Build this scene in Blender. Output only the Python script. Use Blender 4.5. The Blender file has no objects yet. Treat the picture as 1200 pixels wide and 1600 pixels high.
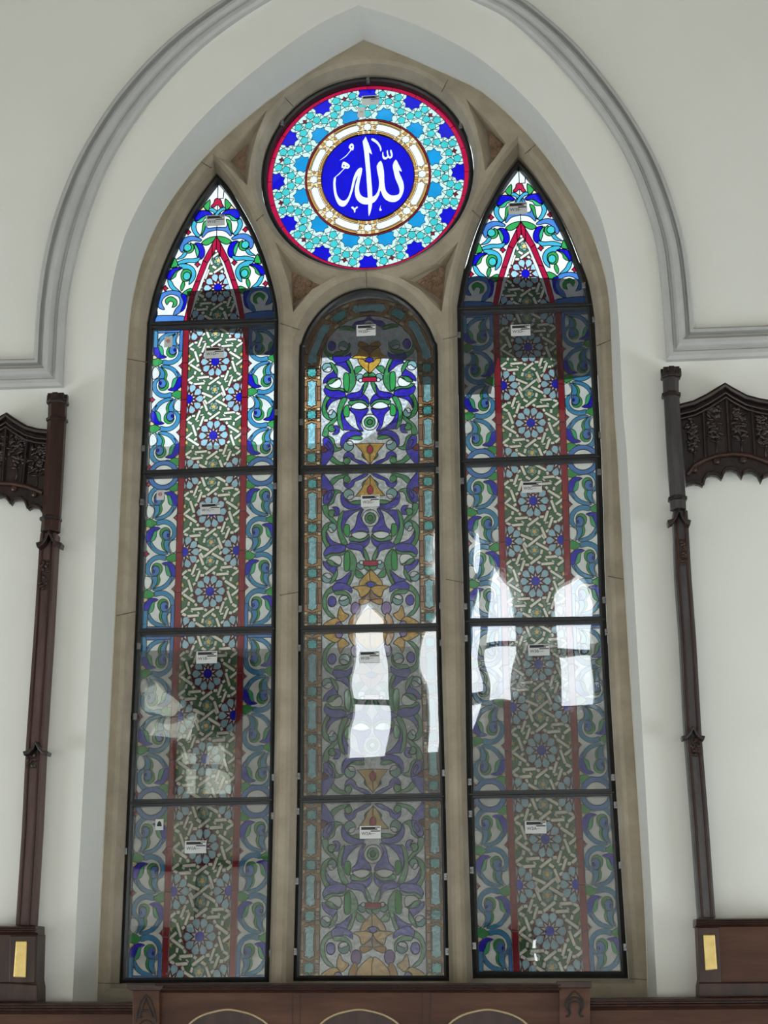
import bpy, bmesh, math, random
from math import sin, cos, pi, radians as RAD
from mathutils import Vector, Matrix
from mathutils.geometry import delaunay_2d_cdt
random.seed(7)
SC = bpy.context.scene
COL = SC.collection

# ------------------------------------------------------------------ camera
F = 2400.0
P_, Y_, R_ = RAD(17.28406883), RAD(4.87664935), RAD(-0.48961266)
CAM = Vector((0.69253594, -7.23755129, -0.04003508))
fw = Vector((-sin(Y_)*cos(P_), cos(Y_)*cos(P_), sin(P_)))
x0 = Vector((cos(Y_), sin(Y_), 0)); u0 = x0.cross(fw)
cx = cos(R_)*x0 + sin(R_)*u0; cu = -sin(R_)*x0 + cos(R_)*u0
cd = bpy.data.cameras.new('camera'); co = bpy.data.objects.new('camera', cd); COL.objects.link(co)
cd.sensor_fit = 'VERTICAL'; cd.sensor_height = 24; cd.lens = F/1600*24; cd.clip_end = 200
m = Matrix.Identity(4)
for i in range(3):
    m[i][0] = cx[i]; m[i][1] = cu[i]; m[i][2] = -fw[i]; m[i][3] = CAM[i]
co.matrix_world = m
SC.camera = co

def ray(px, py): return fw + cx*((px-600)/F) + cu*((800-py)/F)
def U(px, py, Y=0.0):
    """survey: point of the vertical plane y=Y seen at that place of the photograph"""
    d = ray(px, py); return CAM + d*((Y-CAM.y)/d.y)
def U2(p, Y=0.0):
    w = U(p[0], p[1], Y); return (w.x, w.z)
YB = -14.5
def mirror(px, py):
    p = U(px, py, 0); d = ray(px, py); d = Vector((d.x, -d.y, d.z)); q = p + d*((YB-p.y)/d.y); return (q.x, q.z)

# ------------------------------------------------------------------ materials
def newmat(n):
    m = bpy.data.materials.new(n); m.use_nodes = True; nt = m.node_tree; nt.nodes.clear()
    o = nt.nodes.new('ShaderNodeOutputMaterial'); return m, nt, o
def noise(nt, scale, detail=3, rough=.5, coord='Object', stretch=None):
    tc = nt.nodes.new('ShaderNodeTexCoord'); n = nt.nodes.new('ShaderNodeTexNoise')
    n.inputs['Scale'].default_value = scale; n.inputs['Detail'].default_value = detail; n.inputs['Roughness'].default_value = rough
    if stretch:
        mp = nt.nodes.new('ShaderNodeMapping'); mp.inputs['Scale'].default_value = stretch
        nt.links.new(tc.outputs[coord], mp.inputs[0]); nt.links.new(mp.outputs[0], n.inputs['Vector'])
    else: nt.links.new(tc.outputs[coord], n.inputs['Vector'])
    return n
def ramp(nt, src, stops):
    r = nt.nodes.new('ShaderNodeValToRGB'); e = r.color_ramp.elements
    while len(e) < len(stops): e.new(.5)
    for k, (p, c) in enumerate(stops): e[k].position = p; e[k].color = (*c, 1)
    nt.links.new(src, r.inputs[0]); return r
def solid(n, cols, scale=6, rough=.8, bump=.1, bscale=60, metal=0, stretch=None, spec=.5, dist=.002):
    m, nt, o = newmat(n); b = nt.nodes.new('ShaderNodeBsdfPrincipled')
    nn = noise(nt, scale, 5, .6, stretch=stretch)
    k = len(cols); r = ramp(nt, nn.outputs[0], [(.3+.4*i/max(1, k-1), c) for i, c in enumerate(cols)])
    nt.links.new(r.outputs[0], b.inputs['Base Color'])
    b.inputs['Roughness'].default_value = rough; b.inputs['Metallic'].default_value = metal; b.inputs['Specular IOR Level'].default_value = spec
    if bump:
        n2 = noise(nt, bscale, 4, .6, stretch=stretch); bp = nt.nodes.new('ShaderNodeBump')
        bp.inputs['Strength'].default_value = bump; bp.inputs['Distance'].default_value = dist
        nt.links.new(n2.outputs[0], bp.inputs['Height']); nt.links.new(bp.outputs[0], b.inputs['Normal'])
    nt.links.new(b.outputs[0], o.inputs[0]); return m
def glass(n, T, hammered=0, refl=.07):
    m, nt, o = newmat(n)
    tr = nt.nodes.new('ShaderNodeBsdfTransparent'); df = nt.nodes.new('ShaderNodeBsdfDiffuse'); gl = nt.nodes.new('ShaderNodeBsdfGlossy')
    nn = noise(nt, 70 if hammered else 14, 4, .6)
    lo = .55 if hammered else .86; hi = 1.12 if hammered else 1.04
    r = ramp(nt, nn.outputs[0], [(.35, tuple(c*lo for c in T)), (.65, tuple(min(1, c*hi) for c in T))])
    nt.links.new(r.outputs[0], tr.inputs[0])
    df.inputs[0].default_value = (*[.05+.55*c for c in T], 1)
    m1 = nt.nodes.new('ShaderNodeMixShader'); m1.inputs[0].default_value = .10
    nt.links.new(tr.outputs[0], m1.inputs[1]); nt.links.new(df.outputs[0], m1.inputs[2])
    gl.inputs['Roughness'].default_value = .06
    n2 = noise(nt, 55 if hammered else 9, 3, .5); bp = nt.nodes.new('ShaderNodeBump')
    bp.inputs['Strength'].default_value = .9 if hammered else .35; bp.inputs['Distance'].default_value = .003
    nt.links.new(n2.outputs[0], bp.inputs['Height']); nt.links.new(bp.outputs[0], gl.inputs['Normal'])
    m2 = nt.nodes.new('ShaderNodeMixShader'); m2.inputs[0].default_value = refl
    nt.links.new(m1.outputs[0], m2.inputs[1]); nt.links.new(gl.outputs[0], m2.inputs[2])
    nt.links.new(m2.outputs[0], o.inputs[0]); return m
G = {  # key: (name, transmission, hammered)
 'w': ('clear_white_glass', (.80, .84, .84), 0), 'h': ('hammered_clear_glass', (.66, .70, .74), 1),
 'wc': ('cream_glass', (.95, .90, .80), 0), 'pa': ('pale_aqua_glass', (.58, .76, .69), 0),
 'aq': ('aqua_glass', (.05, .50, .50), 0), 'cy': ('cyan_glass', (.005, .26, .56), 0),
 'db': ('deep_blue_glass', (.002, .002, .50), 0), 'mb': ('mid_blue_glass', (.06, .20, .55), 0),
 'lb': ('light_blue_glass', (.045, .27, .52), 0), 'pb': ('pale_blue_petal_glass', (.36, .60, .72), 0),
 'gr': ('green_glass', (.03, .33, .08), 0), 'lg': ('mint_green_glass', (.04, .42, .20), 0), 'dg': ('dark_green_glass', (.06, .165, .085), 0),
 'rs': ('dimmed_red_glass', (.27, .004, .022), 0), 'lc': ('skylit_light_blue_glass', (.05, .40, .56), 0), 'rd': ('red_glass', (.42, .003, .045), 0), 'dr': ('dark_red_glass', (.15, .01, .02), 0),  # strip red: shade put into its colour; cyan of the heads: skylight put in
 'am': ('amber_glass', (.50, .25, .06), 0), 'ap': ('pale_amber_glass', (.78, .62, .38), 0), 'br': ('brown_glass', (.32, .15, .08), 1), 'bo': ('brown_amber_glass', (.42, .22, .09), 0),
 'go': ('gold_hammered_glass', (.62, .36, .05), 1), 'vi': ('violet_blue_glass', (.022, .012, .45), 1), 'vg': ('vine_green_glass', (.04, .27, .09), 1),
 'tq': ('turquoise_glass', (.08, .45, .44), 1), 'lt': ('pale_turquoise_glass', (.30, .62, .70), 1), 'gt': ('grey_turquoise_glass', (.20, .40, .40), 0),
 'pu': ('purple_glass', (.28, .18, .45), 0), 'ye': ('yellow_star_glass', (.80, .60, .22), 0), 'ob': ('sky_dimming_glass', (.42, .43, .35), 0), 'pk': ('pink_cream_glass', (.75, .52, .42), 0),
}
GK = list(G); GM = {k: glass(*v) for k, v in G.items()}
M_lead = solid('lead', [(.05, .051, .053), (.10, .10, .104)], 30, .3, .2, 80, 1)
M_steel = solid('painted_steel', [(.011, .012, .013), (.02, .021, .022)], 12, .38, .1, 60, 0)
M_clip = solid('zinc_clip', [(.16, .16, .17), (.3, .3, .3)], 40, .4, .1, 90, .8)
M_wall = solid('white_plaster', [(.73, .722, .675), (.76, .752, .71)], 2.2, .9, .25, 9, 0, dist=.006)
M_mould = solid('grey_painted_moulding', [(.43, .43, .42), (.48, .48, .47)], 5, .7, .1, 40)
M_stone = solid('limestone', [(.27, .225, .165), (.345, .29, .215), (.42, .355, .27)], 5, .9, .5, 45, dist=.004)
M_joint = solid('mortar_joint', [(.10, .085, .065), (.14, .12, .09)], 20, .9, .2, 60)
M_carved = solid('carved_brown_stone', [(.20, .125, .075), (.34, .22, .14)], 22, .9, 1, 55, dist=.02)
M_paint = solid('paint_edge', [(.52, .50, .42), (.60, .58, .50)], 9, .8, .2, 30)
M_oak = solid('dark_oak', [(.020, .009, .007), (.036, .015, .011), (.055, .022, .015)], 3, .36, .25, 40, 0, (6, 6, .7), .3)
M_oakw = solid('brown_oak', [(.046, .018, .010), (.072, .029, .016), (.105, .046, .026)], 2.5, .45, .2, 30, 0, (.9, 6, 7), .22)
M_oakg = solid('grey_sheen_oak', [(.030, .026, .027), (.05, .044, .046), (.075, .068, .071)], 4, .34, .35, 30, 0, (5, 5, 1.2), .4)  # bluish-grey gloss of the right post put into the base colour
M_oakd = solid('blackened_oak', [(.008, .005, .005), (.016, .009, .008), (.03, .015, .013)], 4, .3, .3, 40, 0, (6, 6, .7), .45)
M_oakl = solid('worn_oak', [(.05, .024, .021), (.078, .042, .038), (.10, .058, .052)], 4, .42, .3, 40, 0, (6, 6, .8), .3)
M_groove = solid('carved_groove', [(.008, .005, .004), (.016, .009, .007)], 10, .6, 0)
M_inlay = solid('pale_gilt_inlay', [(.34, .25, .13), (.45, .34, .19)], 20, .45, 0)
M_brass = solid('brass', [(.50, .36, .13), (.62, .47, .20)], 25, .42, .35, 20, .9, dist=.004)
M_paper = solid('label_paper', [(.68, .69, .70), (.72, .73, .74)], 8, .7, 0)
M_ink = solid('black_ink', [(.012, .012, .014), (.02, .02, .022)], 8, .6, 0)
M_redink = solid('red_ink', [(.5, .04, .04), (.6, .06, .06)], 8, .6, 0)
M_floor = solid('floor_boards', [(.58, .60, .60), (.64, .66, .66)], 3, .6, .1, 20, 0, (1, 8, 1))
M_ceil = solid('ceiling_boards', [(.10, .085, .07), (.15, .13, .11)], 3, .8, .1, 20)
M_render = solid('rendered_wall', [(.50, .48, .44), (.58, .55, .50)], 3, .9, .3, 20)
M_dark = solid('dark_slate', [(.02, .02, .022), (.04, .04, .042)], 6, .8, .2, 30)
M_brick = solid('dark_brick', [(.09, .085, .075), (.17, .155, .135)], 7, .9, .4, 40)
def cover_mat():
    m, nt, o = newmat('clear_cover_glass')
    tr = nt.nodes.new('ShaderNodeBsdfTransparent'); tr.inputs[0].default_value = (.94, .96, .95, 1)
    gl = nt.nodes.new('ShaderNodeBsdfGlossy'); gl.inputs['Roughness'].default_value = .008
    n2 = noise(nt, 2.3, 1, .4); bp = nt.nodes.new('ShaderNodeBump'); bp.inputs['Strength'].default_value = .5; bp.inputs['Distance'].default_value = .006
    nt.links.new(n2.outputs[0], bp.inputs['Height']); nt.links.new(bp.outputs[0], gl.inputs['Normal'])
    mx = nt.nodes.new('ShaderNodeMixShader'); mx.inputs[0].default_value = .14
    nt.links.new(tr.outputs[0], mx.inputs[1]); nt.links.new(gl.outputs[0], mx.inputs[2]); nt.links.new(mx.outputs[0], o.inputs[0]); return m
M_cover = cover_mat()

# ------------------------------------------------------------------ object helpers
def link(o, parent=None):
    COL.objects.link(o)
    if parent is not None:
        o.parent = parent; o.matrix_parent_inverse = parent.matrix_world.inverted()
    return o
def tag(o, label=None, cat=None, group=None, kind=None):
    for k, v in (('label', label), ('category', cat), ('group', group), ('kind', kind)):
        if v: o[k] = v
    return o
def thing(name, loc, label, cat, group=None):
    o = bpy.data.objects.new(name, None); o.empty_display_size = .1; o.location = loc; COL.objects.link(o)
    o.matrix_world = Matrix.Translation(loc); return tag(o, label, cat, group)
class MB:
    def __init__(s): s.v = []; s.f = []; s.m = []
    def add(s, vs, fs, mi=0):
        b = len(s.v); s.v += [tuple(v) for v in vs]
        for f in fs: s.f.append([i+b for i in f]); s.m.append(mi)
    def box(s, a, b, mi=0):
        (x0, y0, z0), (x1, y1, z1) = a, b
        s.add([(x0,y0,z0),(x1,y0,z0),(x1,y1,z0),(x0,y1,z0),(x0,y0,z1),(x1,y0,z1),(x1,y1,z1),(x0,y1,z1)],
              [(0,3,2,1),(4,5,6,7),(0,1,5,4),(1,2,6,5),(2,3,7,6),(3,0,4,7)], mi)
    def prism(s, pts, ya, yb, mi=0):           # pts (x,z) in order, ya front, yb back
        n = len(pts)
        s.add([(x, ya, z) for x, z in pts]+[(x, yb, z) for x, z in pts],
              [list(range(n)), list(range(2*n-1, n-1, -1))]+[(i, i+n, (i+1) % n+n, (i+1) % n) for i in range(n)], mi)
    def loft(s, rings, mi=0, closed=True, caps=True):
        n = len(rings[0]); b = []
        for r in rings: b += list(r)
        fs = []
        for k in range(len(rings)-1):
            for i in range(n if closed else n-1):
                j = (i+1) % n; fs.append((k*n+i, k*n+j, (k+1)*n+j, (k+1)*n+i))
        if caps and closed:
            fs.append(list(range(n))[::-1]); fs.append([(len(rings)-1)*n+i for i in range(n)])
        s.add(b, fs, mi)
    def tube(s, path, r, n=6, mi=0):
        rings = []
        for i, p in enumerate(path):
            p = Vector(p); d = Vector(path[min(i+1, len(path)-1)])-Vector(path[max(i-1, 0)])
            d.normalize(); a = d.cross(Vector((0, 1, 0)))
            if a.length < .01: a = Vector((1, 0, 0))
            a.normalize(); c = d.cross(a)
            rings.append([p+a*(r*cos(2*pi*k/n))+c*(r*sin(2*pi*k/n)) for k in range(n)])
        s.loft(rings, mi)
    def blob(s, c, rx, ry, rz, mi=0, n=8, k=5, rot=0):
        rings = []
        for j in range(k+1):
            t = pi*j/k; rr = max(sin(t), .02)
            ring = []
            for i in range(n):
                a = 2*pi*i/n; x = rx*rr*cos(a); z = rz*cos(t); y = ry*rr*sin(a)
                ring.append((c[0]+x*cos(rot)-z*sin(rot), c[1]+y, c[2]+x*sin(rot)+z*cos(rot)))
            rings.append(ring)
        s.loft(rings, mi)
    def build(s, name, mats, parent=None, bevel=0, smooth=False):
        me = bpy.data.meshes.new(name); me.from_pydata(s.v, [], s.f)
        mats = mats if isinstance(mats, (list, tuple)) else [mats]
        for q in mats: me.materials.append(q)
        me.polygons.foreach_set('material_index', s.m); me.update()
        bm = bmesh.new(); bm.from_mesh(me); bmesh.ops.recalc_face_normals(bm, faces=bm.faces); bm.to_mesh(me); bm.free()
        if smooth: me.polygons.foreach_set('use_smooth', [True]*len(me.polygons))
        o = bpy.data.objects.new(name, me); link(o, parent)
        if bevel:
            b = o.modifiers.new('bevel', 'BEVEL'); b.width = bevel; b.segments = 2; b.limit_method = 'ANGLE'; b.angle_limit = .6
        return o

# ------------------------------------------------------------------ 2D helpers
def crom(p, k=3, closed=True):
    n = len(p); out = []
    for i in range(n if closed else n-1):
        g = (lambda j: p[j % n]) if closed else (lambda j: p[min(max(j, 0), n-1)])
        a, b, c, d = g(i-1), g(i), g(i+1), g(i+2)
        for q in range(k):
            t = q/k
            out.append(tuple(.5*(2*b[j]+(c[j]-a[j])*t+(2*a[j]-5*b[j]+4*c[j]-d[j])*t*t+(3*b[j]-a[j]-3*c[j]+d[j])*t**3) for j in (0, 1)))
    if not closed: out.append(p[-1])
    return out
def area(p): return .5*sum(p[i-1][0]*p[i][1]-p[i][0]*p[i-1][1] for i in range(len(p)))
def offset(p, d, closed=True):
    """move a closed outline outward by d (inward when negative)"""
    if area(p) < 0: p = p[::-1]
    n = len(p); out = []
    for i in range(n):
        a, b, c = Vector(p[i-1]), Vector(p[i]), Vector(p[(i+1) % n])
        e, g = (b-a), (c-b)
        if e.length < 1e-9 or g.length < 1e-9: out.append(tuple(b)); continue
        e.normalize(); g.normalize(); n1 = Vector((e.y, -e.x)); n2 = Vector((g.y, -g.x)); q = n1+n2
        l = max(q.length_squared/2, .35); q = q/l
        out.append((b.x+q.x*d, b.y+q.y*d))
    return out
def resample(p, n):
    L = [0]
    for i in range(1, len(p)): L.append(L[-1]+math.dist(p[i-1], p[i]))
    out = []; j = 0
    for k in range(n):
        t = L[-1]*k/(n-1)
        while j < len(p)-2 and L[j+1] < t: j += 1
        f = (t-L[j])/max(1e-9, L[j+1]-L[j]); out.append(tuple(p[j][q]+(p[j+1][q]-p[j][q])*f for q in (0, 1)))
    return out
def circle(c, r, n=20, rz=None, a0=0): return [(c[0]+r*cos(2*pi*i/n+a0), c[1]+(rz or r)*sin(2*pi*i/n+a0)) for i in range(n)]
def bar(a, b, w):
    d = (b[0]-a[0], b[1]-a[1]); l = math.hypot(*d) or 1; nx, ny = -d[1]/l*w/2, d[0]/l*w/2
    return [(a[0]+nx, a[1]+ny), (b[0]+nx, b[1]+ny), (b[0]-nx, b[1]-ny), (a[0]-nx, a[1]-ny)]
def star(c, r, r2, n, a0=pi/2): return [(c[0]+(r if i % 2 == 0 else r2)*cos(a0+pi*i/n), c[1]+(r if i % 2 == 0 else r2)*sin(a0+pi*i/n)) for i in range(2*n)]

def partition(clip, shapes, eps=1e-5):
    """overlay of painted outlines -> triangles with the topmost outline each, plus the border edges"""
    vs = []; faces = []
    for poly in [clip]+[s[1] for s in shapes]:
        if area(poly) < 0: poly = poly[::-1]
        b = len(vs); vs += [Vector(p) for p in poly]; faces.append(list(range(b, b+len(poly))))
    ov, oe, of, _, _, fo = delaunay_2d_cdt(vs, [], faces, 0, eps)
    tris = []; owner = {}
    for f, src in zip(of, fo):
        if 0 not in src: continue
        top = max(src)
        if top == 0: continue
        tris.append((f, top-1))
        for i in range(len(f)):
            e = (f[i], f[(i+1) % len(f)]); owner.setdefault((min(e), max(e)), []).append(top-1)
    edges = [(e, w) for e, w in owner.items() if len(w) == 1 or w[0] != w[1]]
    return ov, tris, edges

# ------------------------------------------------------------------ traced outlines of the architecture (photo survey)
def tr(pts, Y): return [U2(p, Y) for p in pts]
WALL_Y, STONE_Y, HOLE_Y = -.50, -.13, -.02
opening = [(113,1600),(113.3,1563),(121,1400),(137,1100),(147.3,900),(151.7,800),(157.6,700),(162.5,604),(168.7,500),(177,437.5),(195.8,366.7),(229,300),(270.8,237.5),(320.8,179),(375,129),(437.5,79),(500,36.5),(560,8),
  (620,27),(680,52),(741.7,86),(795.8,129),(841.7,175),(883,229),(916.7,287.5),(939.6,341.7),(954,400),(963,458),(968.8,541.7),(973,640),(978.7,700),(984.5,800),(989.3,900),(1001,1100),(1018.4,1400),(1026.7,1555),(1028,1600)]
stone_edge = [(148,1600),(150.5,1563),(157.3,1400),(172,1100),(182,900),(186.5,800),(191.5,700),(195.8,590),(202,500),(210.4,450),(225,396),(254,333),(291.7,279),(333,231),(395.8,175),(458,129),(510,95),(568,62),
  (630,86),(700,117),(754,144),(808,191.7),(858,250),(895.8,308),(920.8,354),(937.5,400),(950,450),(955,500),(957,554),(960.5,640),(965,700),(970.7,800),(976,900),(988,1100),(1007,1400),(1013,1555),(1015,1600)]
Lout = [(189.3,1536.4),(201,1255.8),(213,988.7),(221.7,742),(232,508),(240,468),(250,436),(264,400),(280,366),(300,330),(320,301),(340,275),(360,298),(380,330),(400,368),(416,410),(428,450),(434.5,480),(437,506),(435,733.3),(433,984.3),(429.6,1251),(422.5,1535)]
Mout = [(459.8,1533),(465.7,1250),(467.3,984.3),(467.5,735),(468.4,561),(471.7,540),(480,518),(497.7,492),(521.5,471),(547.5,458),(574.6,453),(601.7,457),(627.7,468),(651.5,487.7),(668.9,511.5),(679.7,535),(685,561),(686,730),(689.4,980),(696.7,1245.3),(702.5,1533)]
Rout = [(738.7,1528.7),(730,1242.5),(725.7,973),(718.4,724),(714.5,482),(720.6,446.7),(728,414),(739,377),(752,342.7),(769,310),(786.7,279.8),(810,249.5),(834,276.6),(856,309),(873,336),(890.7,370.8),(905.8,409.8),(917.5,442),(924.5,472.7),(928.5,500),(939.4,715.4),(947.3,969.5),(962.5,1238.8),(981.3,1528.7)]
def seg(p, cuts):
    c = [0]+cuts+[len(p)-1]; out = [p[0]]
    for a_, b_ in zip(c, c[1:]): out += crom(p[a_:b_+1], 3, False)[1:] if b_-a_ > 1 else [p[b_]]
    return out
Lout = seg(Lout, [4, 11, 18]); Mout = seg(Mout, [3, 17]); Rout = seg(Rout, [4, 11, 19])
opening = seg(opening, [1, 17, 33]); stone_edge = seg(stone_edge, [1, 17, 33])
LO, MO, RO = [tr(q, 0) for q in (Lout, Mout, Rout)]
# the round window: centre and radii from the orange ring
a, b, c, d = U2((475.7,276)), U2((673.3,273.3)), U2((576.7,183.3)), U2((574.3,366.7))
RC = ((a[0]+b[0])/2, (c[1]+d[1])/2); RX = (b[0]-a[0])/2; RZ = (c[1]-d[1])/2
def rp(r, ang): return (RC[0]+RX*r*cos(RAD(ang)), RC[1]+RZ*r*sin(RAD(ang)))
CO = [rp(1.675, 360*i/72) for i in range(72)]

# ------------------------------------------------------------------ the setting
def holed(outer, holes, Y, name, mats, kind=None, parent=None):
    sh = [(0, outer)]+[(None, h) for h in holes]
    ov, tris, _ = partition(outer, sh)
    mb = MB(); mb.v = [(p.x, Y, p.y) for p in ov]
    for f, s in tris:
        if s == 0: mb.f.append(list(f)); mb.m.append(0)
    o = mb.build(name, mats, parent)
    return tag(o, kind=kind) if kind else o
ZF, ZC, XW = -1.7, 8.2, 7.0
OW = tr(opening, WALL_Y); OS = tr(stone_edge, STONE_Y)
wf = holed([(-XW, ZF), (XW, ZF), (XW, ZC), (-XW, ZC)], [OW], WALL_Y, 'wall_front', M_wall, 'structure')
mb = MB()                                                         # splayed reveal between wall face and stone
n = 120; A = resample(OW, n); B = resample(OS, n)
# match by traced points so that the apexes meet
A = OW; B = OS; assert len(A) == len(B)
mb.loft([[(x, WALL_Y, z) for x, z in A], [(x, STONE_Y+.02, z) for x, z in B]], 0, False)
mb.add([(OW[0][0], WALL_Y, OW[0][1]), (OW[-1][0], WALL_Y, OW[-1][1]), (OS[-1][0], STONE_Y, OS[-1][1]), (OS[0][0], STONE_Y, OS[0][1])], [(0, 1, 2, 3)])
rv = mb.build('trim_1', M_wall); tag(rv, 'white plastered splayed reveal around the pointed window', kind='structure')
mb = MB(); mb.tube([(x, STONE_Y-.004, z) for x, z in B], .0055, 5)
tag(mb.build('trim_2', M_paint), 'cream paint edge where the reveal meets the stone', kind='structure')
for nm, vs in (('wall_left', [(-XW, WALL_Y, ZF), (-XW, YB, ZF), (-XW, YB, ZC), (-XW, WALL_Y, ZC)]), ('wall_right', [(XW, WALL_Y, ZF), (XW, YB, ZF), (XW, YB, ZC), (XW, WALL_Y, ZC)])):
    mb = MB(); mb.add(vs, [(0, 1, 2, 3)]); tag(mb.build(nm, M_wall), kind='structure')
for nm, z, mt in (('floor', ZF, M_floor), ('ceiling', ZC, M_ceil)):
    mb = MB(); mb.add([(-XW, WALL_Y+.7, z), (XW, WALL_Y+.7, z), (XW, YB, z), (-XW, YB, z)], [(0, 1, 2, 3)]); tag(mb.build(nm, mt), kind='structure')
mb = MB()                                                         # outer skin of the wall so no daylight leaks round the opening
ov, tris, _ = partition([(-XW, ZF), (XW, ZF), (XW, ZC), (-XW, ZC)], [(0, [(-XW, ZF), (XW, ZF), (XW, ZC), (-XW, ZC)]), (None, OS)])
mb.v = [(p.x, .05, p.y) for p in ov]; mb.f = [list(f) for f, s in tris if s == 0]; mb.m = [0]*len(mb.f)
for x0_, x1_, z0_, z1_ in ((-XW, -XW+.01, ZF, ZC), (XW-.01, XW, ZF, ZC), (-XW, XW, ZF, ZF+.01), (-XW, XW, ZC-.01, ZC)): mb.box((x0_, WALL_Y, z0_), (x1_, .05, z1_))
tag(mb.build('wall_exterior', M_render), kind='structure')

# back wall with its own lancet windows (they show as reflections in the cover glass)
refl = [[(545,1183),(543,1040),(546,990),(555,957),(577,935),(599,957),(605,990),(606,1040),(604,1183)],
        [(765,1087),(765,950),(770,903),(785,872),(803,903),(811,960),(811,1087)],
        [(868,1092),(866,925),(878,905),(897,893),(914,908),(922,930),(926,1092)],
        [(727,1165),(729,960),(738,912),(747,960),(749,1087)],
        [(740+10*cos(2*pi*i/16), 862+34*sin(2*pi*i/16)) for i in range(16)],
        [(666,1180),(668,990),(674,880),(683,800),(690,800),(692,1180)]]
NB = len(refl)
refl += [[(222,1062),(240,1060),(276,1098),(262,1111),(228,1111),(217,1128)], [(230,1116),(302,1113),(302,1152),(216,1140)], [(317,1118),(345,1140),(318,1146)], [(276,1172),(306,1172),(307,1200),(277,1200)],
         [(316,1158),(362,1160),(362,1203),(316,1203)], [(282,1206),(308,1206),(308,1240),(283,1240)], [(317,1207),(361,1207),(361,1240),(317,1240)], [(838,1462),(846,1462),(848,1481),(840,1481)], [(845,1493),(851,1493),(854,1511),(848,1511)]]
RW = [[mirror(*p) for p in q] for q in refl]
holed([(-XW, ZF), (XW, ZF), (XW, ZC), (-XW, ZC)], RW, YB, 'wall_back', M_wall, 'structure')
mb = MB()
for q in RW: mb.loft([[(x, YB, z) for x, z in q], [(x, YB-.35, z) for x, z in q]], 0, True, False)
tag(mb.build('trim_3', M_wall), 'plain reveals of the small windows in the far wall', kind='structure')
mb = MB()
for q in RW[:4]:
    xs = [p[0] for p in q]; zs = [p[1] for p in q]
    z = min(zs)+.32*(max(zs)-min(zs)); mb.box((min(xs), YB-.2, z), (max(xs), YB-.15, z+.09))
mb2 = MB()
for q in RW[NB:NB+7]: mb2.add([(x, YB-.1, z) for x, z in q], [list(range(len(q)))])
tag(mb2.build('window_2', GM['ob']), 'added panes dimming the sky in the far windows', kind='structure')  # panes added to tone down the sky reflected in the left lancet
mb2 = MB()
for q in ([(746,1424),(834,1446),(838,1560),(738,1560)], [(856,1455),(862,1457),(870,1560),(862,1560)], [(188,1446),(304,1450),(304,1560),(180,1560)], [(188,1343),(428,1343),(428,1356),(188,1356)], [(308,1248),(315,1248),(315,1450),(308,1450)],
          [(284,1040),(392,1040),(408,1110),(366,1150),(312,1150),(306,1108),(284,1100)], [(268,1155),(274,1155),(274,1242),(268,1242)]):
    mb2.prism([mirror(*p) for p in q], YB+.12, YB+.02)
tag(mb2.build('trim_6', M_oak), 'added dark oak slabs on the far wall, shaped for reflections', kind='structure')  # slabs added to give the cover glass dark shapes to reflect
tag(mb.build('trim_4', M_steel), 'dark transoms of the small windows in the far wall', kind='structure')
# ------------------------------------------------------------------ window tracery in stone
sp_out = [[(417,172),(380,205),(341,246),(362,265),(386,290),(392,245),(402,208)],
          [(728,154),(765,190),(790,224),(775,246),(758,267),(752,230),(742,190)],
          [(430,378),(470,412),(526,431),(488,452),(458,488),(450,440)],
          [(716,378),(680,412),(622,432),(655,452),(690,488),(698,440)]]
sp_in = [[(388,223),(360,250),(381,272)], [(760,201),(788,225),(769,251)], [(455,424),(502,446),(458,476)], [(697,413),(648,439),(690,470)]]
mbS = MB(); holes = []
for q in (LO, MO, RO, CO):
    inn = q if area(q) > 0 else q[::-1]
    fr = offset(inn, .040); holes.append(fr)
    mid = offset(inn, .022)
    mbS.loft([[(x, STONE_Y, z) for x, z in fr], [(x, STONE_Y+.018, z) for x, z in mid], [(x, HOLE_Y-.04, z) for x, z in offset(inn, .006)], [(x, HOLE_Y-.02, z) for x, z in inn], [(x, .03, z) for x, z in offset(inn, .006)]], 0, True, False)
for q, r in zip(sp_out, sp_in):
    o2 = tr(q, STONE_Y); r2 = tr(r, STONE_Y+.06); holes.append(o2)
    k = len(q); rr = [min(r2, key=lambda p: math.dist(p, w)) for w in o2]
    mid = [(w[0]*.35+v[0]*.65, w[1]*.35+v[1]*.65) for w, v in zip(o2, rr)]
    mbS.loft([[(x, STONE_Y, z) for x, z in o2], [(x, STONE_Y+.05, z) for x, z in mid], [(x, STONE_Y+.075, z) for x, z in rr]], 0, True, False)
ov, tris, _ = partition(OS, [(0, OS)]+[(None, h) for h in holes])
b0 = len(mbS.v); mbS.v += [(p.x, STONE_Y, p.y) for p in ov]
for f, s in tris:
    if s == 0: mbS.f.append([i+b0 for i in f]); mbS.m.append(0)
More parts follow.
